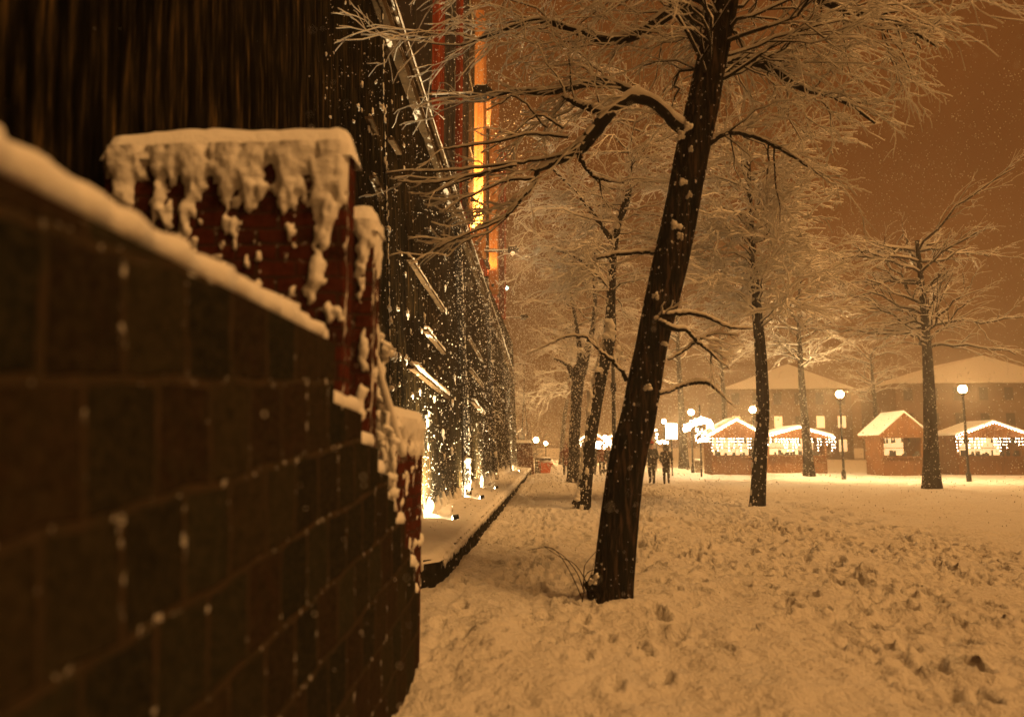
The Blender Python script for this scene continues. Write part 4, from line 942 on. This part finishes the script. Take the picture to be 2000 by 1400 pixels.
# ------------------------------------------------------------ people and dog
def skin_obj(name, verts, edges, radii, mat, parent, sub=2, root=0):
    me = bpy.data.meshes.new(name); me.from_pydata([tuple(map(float, v)) for v in verts], edges, []); me.materials.append(mat)
    o = bpy.data.objects.new(name, me); COL.objects.link(o); o.parent = parent
    m = o.modifiers.new('skin', 'SKIN'); m.use_smooth_shade = True
    sv = me.skin_vertices[0].data
    for i, r_ in enumerate(radii): sv[i].radius = (r_, r_) if not hasattr(r_, '__len__') else r_
    sv[root].use_root = True
    s = o.modifiers.new('sub', 'SUBSURF'); s.levels = sub; s.render_levels = sub; return o
def person(loc, rotz, label, h=1.75, step=.22, coat='coat_dark', coatlen='short', hat=None, hood=False, arms=(.1, .1), elbow=(.1, .1), legs='trouser', grp=None, stride_side=1, hair='hair'):
    k = h/1.75; r_ = thing('person', label, 'person', loc, grp); r_.rotation_euler = (0, 0, rotz)
    V, E, Rr = [], [], []
    def av(p, r0, link=None):
        V.append(tuple(x*k for x in p)); Rr.append(r0*k)
        if link is not None: E.append((link, len(V)-1))
        return len(V)-1
    pel = av((0, 0, .95), .13); ch1 = av((0, 0, 1.12), .125, pel); ch2 = av((0, .01, 1.30), .15, ch1); nb = av((0, 0, 1.44), .085, ch2); nk = av((0, .01, 1.52), .052, nb)
    hd = av((0, .025, 1.60), .082, nk); hd2 = av((0, .02, 1.69), .080, hd); nose = av((0, .108, 1.615), .012, hd)
    hands = []
    J = {}
    for s in (-1, 1):
        sh_ = av((s*.18, 0, 1.41), .062, nb); A_ = arms[0 if s < 0 else 1]; el_ = elbow[0 if s < 0 else 1]
        e_ = (s*(.24+.03), A_*.5-.03, 1.14); w_ = (s*(.25-.10*el_), A_+el_*.25, 1.14-.25+.22*el_)
        a1 = av(e_, .042, sh_); a2 = av(w_, .030, a1); pl = av((w_[0], w_[1]+.02, w_[2]-.07), .032, a2)
        for f in range(4): 
            kn = av((w_[0]+(f-1.5)*.016, w_[1]+.03, w_[2]-.115), .009, pl); av((w_[0]+(f-1.5)*.017, w_[1]+.045, w_[2]-.15-(.012 if f in (1, 2) else 0)), .008, kn)
        th = av((w_[0]-s*.035, w_[1]+.05, w_[2]-.08), .009, pl); av((w_[0]-s*.04, w_[1]+.07, w_[2]-.11), .008, th)
        J['arm%d' % s] = ((s*.18, 0, 1.41), e_, w_)
        st = step*s*stride_side; hip = av((s*.09, 0, .90), .09, pel); kneep = (s*.10, st*.55+.04, .50); kn = av(kneep, .06, hip); ankp = (s*.10, st, .09+(.07 if st < 0 else 0)); an = av(ankp, .042, kn)
        heel = av((s*.10, st-.04, ankp[2]-.05), .035, an); toe = av((s*.11, st+.15, ankp[2]-.055-(.03 if st < 0 else 0)), .032, an)
        J['leg%d' % s] = ((s*.09, 0, .90), kneep, ankp, (s*.11, st+.15, ankp[2]-.055-(.03 if st < 0 else 0)))
    body = skin_obj('body', V, E, Rr, M['skin'], r_, 2, pel)
    # coat
    V, E, Rr = [], [], []
    if coatlen == 'long': hem = av((0, 0, .52), .17); low = av((0, 0, .75), .18, hem); mid = av((0, 0, .98), .165, low)
    else: hem = av((0, 0, .84), .165); mid = av((0, 0, .98), .17, hem)
    c1 = av((0, 0, 1.14), .165, mid); c2 = av((0, .01, 1.30), .19, c1); c3 = av((0, 0, 1.43), .12, c2); c4 = av((0, 0, 1.51), .08, c3)
    for s in (-1, 1):
        a_, b_, c_ = J['arm%d' % s]; i1 = av(a_, .088, c3); i2 = av(b_, .068, i1); av(c_, .052, i2)
    skin_obj('coat', V, E, Rr, M[coat], r_, 2, mid)
    V, E, Rr = [], [], []
    pv = av((0, 0, .93), .14)
    for s in (-1, 1):
        a_, b_, c_, d_ = J['leg%d' % s]; i1 = av(a_, .105, pv); i2 = av(b_, .078, i1); av((c_[0], c_[1], c_[2]+.05), .058, i2)
    skin_obj('trousers', V, E, Rr, M[legs], r_, 2, pv)
    for s in (-1, 1):
        V, E, Rr = [], [], []; a_, b_, c_, d_ = J['leg%d' % s]
        i0 = av((c_[0], c_[1], c_[2]+.16), .056); i1 = av((c_[0], c_[1], c_[2]), .056, i0); av((c_[0], c_[1]-.05, c_[2]-.045), .045, i1); i3 = av((c_[0], c_[1]+.07, c_[2]-.04), .046, i1); av(d_, .04, i3)
        skin_obj('boot', V, E, Rr, M['boot'], r_, 2, i0)
    W = lambda p: np.array(p)*k + np.array(world_loc(r_))
    for s in (-1, 1): MB().add(ICO0[0]*.011*k+W((s*.032, .098, 1.64)), None, ICO0[1]).build('eye', M['boot'], body); MB().add(ICO0[0]*np.array([.012, .02, .028])*k+W((s*.085, .015, 1.625)), None, ICO0[1]).build('ear', M['skin'], body)
    MB().add(ICO0[0]*np.array([.024, .006, .006])*k+W((0, .103, 1.575)), None, ICO0[1]).build('mouth', M['coat_red'], body)
    V2, T2_ = ICO2
    keep = V2.copy(); 
    if hood:
        c = W((0, -.01, 1.63)); Hd = V2*np.array([.135, .15, .165])*k; Hd[:, 1] = np.where(V2[:, 1] > .55, Hd[:, 1]*.55, Hd[:, 1]); MB().add(Hd+c, None, T2_[[not all(V2[t][:, 1] > .62) for t in T2_]]).build('hood', M[coat], r_, True)
    else:
        c = W((0, -.005, 1.665)); sel = [all((V2[t][:, 2] > -.3) & ((V2[t][:, 1] < .35) | (V2[t][:, 2] > .45))) for t in T2_]; MB().add(V2*np.array([.096, .108, .105])*k+c, None, T2_[sel]).build('hair', M[hair], r_, True)
    if hat:
        c = W((0, .005, 1.70)); sel = [all(V2[t][:, 2] > -.25) for t in T2_]; MB().add(V2*np.array([.108, .118, .115])*k+c, None, T2_[sel]).add(ICO1[0]*.035*k+c+np.array([0, 0, .12*k]), None, ICO1[1]).build('hat', M[hat], r_, True)
    return r_
def at(px_, py_): p = PZ(px_, py_, 0); return (p[0], p[1], gz(p[0], p[1]))
person(at(1274, 945), R(8), 'person in dark jacket and red knit hat walking with a hooded companion', 1.80, .10, 'coat_olive', 'short', 'hat_red', arms=(.05, .12), elbow=(.2, .5), grp='people walking on the square')
person(at(1302, 946), R(-10), 'person in long dark hooded parka beside the red-hatted walker', 1.64, .16, 'coat_dark', 'long', None, True, arms=(.08, .02), elbow=(.5, .1), grp='people walking on the square', stride_side=-1)
wk = at(1176, 928)
person(wk, R(175), 'person in rust-coloured jacket walking a dog between the second tree and steel post', 1.68, .18, 'coat_red', 'short', arms=(.05, .16), elbow=(.1, .3), grp='people walking on the square')
person(at(1161, 928), R(15), 'person in dark coat mostly hidden behind the second trunk', 1.76, .16, 'coat_dark', 'long', grp='people walking on the square')
person(at(1190, 934), R(200), 'person in dark coat half hidden behind the steel post', 1.70, .14, 'coat_dark', 'short', grp='people walking on the square')
person(at(1106, 933), R(170), 'person in long rust coat stepping out behind the third trunk', 1.66, .08, 'coat_red', 'long', hood=True, grp='people walking on the square')
person(at(1480, 935), R(30), 'person in dark coat strolling alone beyond the right edge of the photo', 1.74, .18, 'coat_dark', 'long', grp='people walking on the square')
# dog
dp = at(1180, 929)
dg = thing('dog', 'small dark shaggy dog at the feet of the rust-jacketed walker', 'dog', dp)
V = [(0, 0, .26), (.13, 0, .27), (.24, 0, .29), (-.14, 0, .27), (.30, 0, .38), (.36, 0, .42), (.45, 0, .40), (-.22, 0, .33), (-.27, 0, .41)]
Rr = [.085, .09, .085, .075, .06, .062, .028, .02, .012]; E = [(0, 1), (1, 2), (0, 3), (2, 4), (4, 5), (5, 6), (3, 7), (7, 8)]
for s in (-1, 1):
    b0 = len(V); V += [(.22, s*.06, .20), (.21, s*.06, .11), (.22, s*.06, .02), (.25, s*.06, .012)]; Rr += [.035, .022, .020, .018]; E += [(2, b0), (b0, b0+1), (b0+1, b0+2), (b0+2, b0+3)]
    b0 = len(V); V += [(-.12, s*.06, .19), (-.19, s*.06, .11), (-.16, s*.06, .02), (-.13, s*.06, .012)]; Rr += [.042, .022, .018, .017]; E += [(3, b0), (b0, b0+1), (b0+1, b0+2), (b0+2, b0+3)]
skin_obj('body', V, E, Rr, M['coat_dark'], dg, 2, 0)
for s in (-1, 1): MB().blob(np.array(dp)+np.array([.34, s*.055, .45]), (.02, .012, .04), .1).build('ear', M['boot'], dg, True)
le = np.array(dp)+np.array([.28, 0, .36]); hn = np.array(wk)+np.array([-.1, -.15, .85])
ld = thing('dog_lead', 'thin lead running from the walker to the dog', 'lead', tuple(le)); MB().tube(curve([le, (le+hn)/2-np.array([0, 0, .08]), hn], 10), .006, 4).build('cord', M['boot'], ld)
# leaning broom-like pole beside the couple
a = PZ(1267, 935, 0); 
# ------------------------------------------------------------ falling snow
n = 75000
U_ = RNG.random((n, 3)); Pn = np.stack([-2.2+U_[:, 0]*17, 1.6+U_[:, 1]**1.2*45, U_[:, 2]*13], 1)
Pn[:, 0] = np.where(RNG.random(n) < .45, -2.2+RNG.random(n)*4.6, Pn[:, 0])
sz = (.0036+.0068*RNG.random(n)**2)*np.clip(Pn[:, 1]/9, .45, 2.1)
octv = np.array([(1, 0, 0), (-1, 0, 0), (0, 1, 0), (0, -1, 0), (0, 0, 1), (0, 0, -1)]); octt = np.array([(0, 2, 4), (2, 1, 4), (1, 3, 4), (3, 0, 4), (2, 0, 5), (1, 2, 5), (3, 1, 5), (0, 3, 5)])
# keep flakes outside the leaning trunk and the wall piers
keepm = ~((Pn[:, 0] < -.9) & (Pn[:, 1] < 6)) & (Pn[:, 0] > -2.2); Pn = Pn[keepm]; sz = sz[keepm]; n = len(Pn)
vv = (Pn[:, None, :]+octv[None]*sz[:, None, None]*np.array([1, 1, 1.3])).reshape(-1, 3); tt = (octt[None]+6*np.arange(n)[:, None, None]).reshape(-1, 3)
fs = MB().add(vv, None, tt).build('falling_snow', M['twigsnow']); tag(fs, 'countless small snowflakes drifting through the air', kind='stuff')

# ------------------------------------------------------------ haze
hz = MB().box((-60, -12, -1.5), (75, 135, 22)).build('haze', M['snow'])
m = bpy.data.materials.new('haze'); m.use_nodes = True; t = m.node_tree; t.nodes.clear()
ou = t.nodes.new('ShaderNodeOutputMaterial'); pv = t.nodes.new('ShaderNodeVolumePrincipled'); pv.inputs['Color'].default_value = (.95, .80, .62, 1)
pv.inputs['Density'].default_value = .0031; pv.inputs['Anisotropy'].default_value = .66; t.links.new(pv.outputs[0], ou.inputs['Volume'])
hz.data.materials.clear(); hz.data.materials.append(m); tag(hz, 'snowy glowing haze filling the night air', kind='stuff')
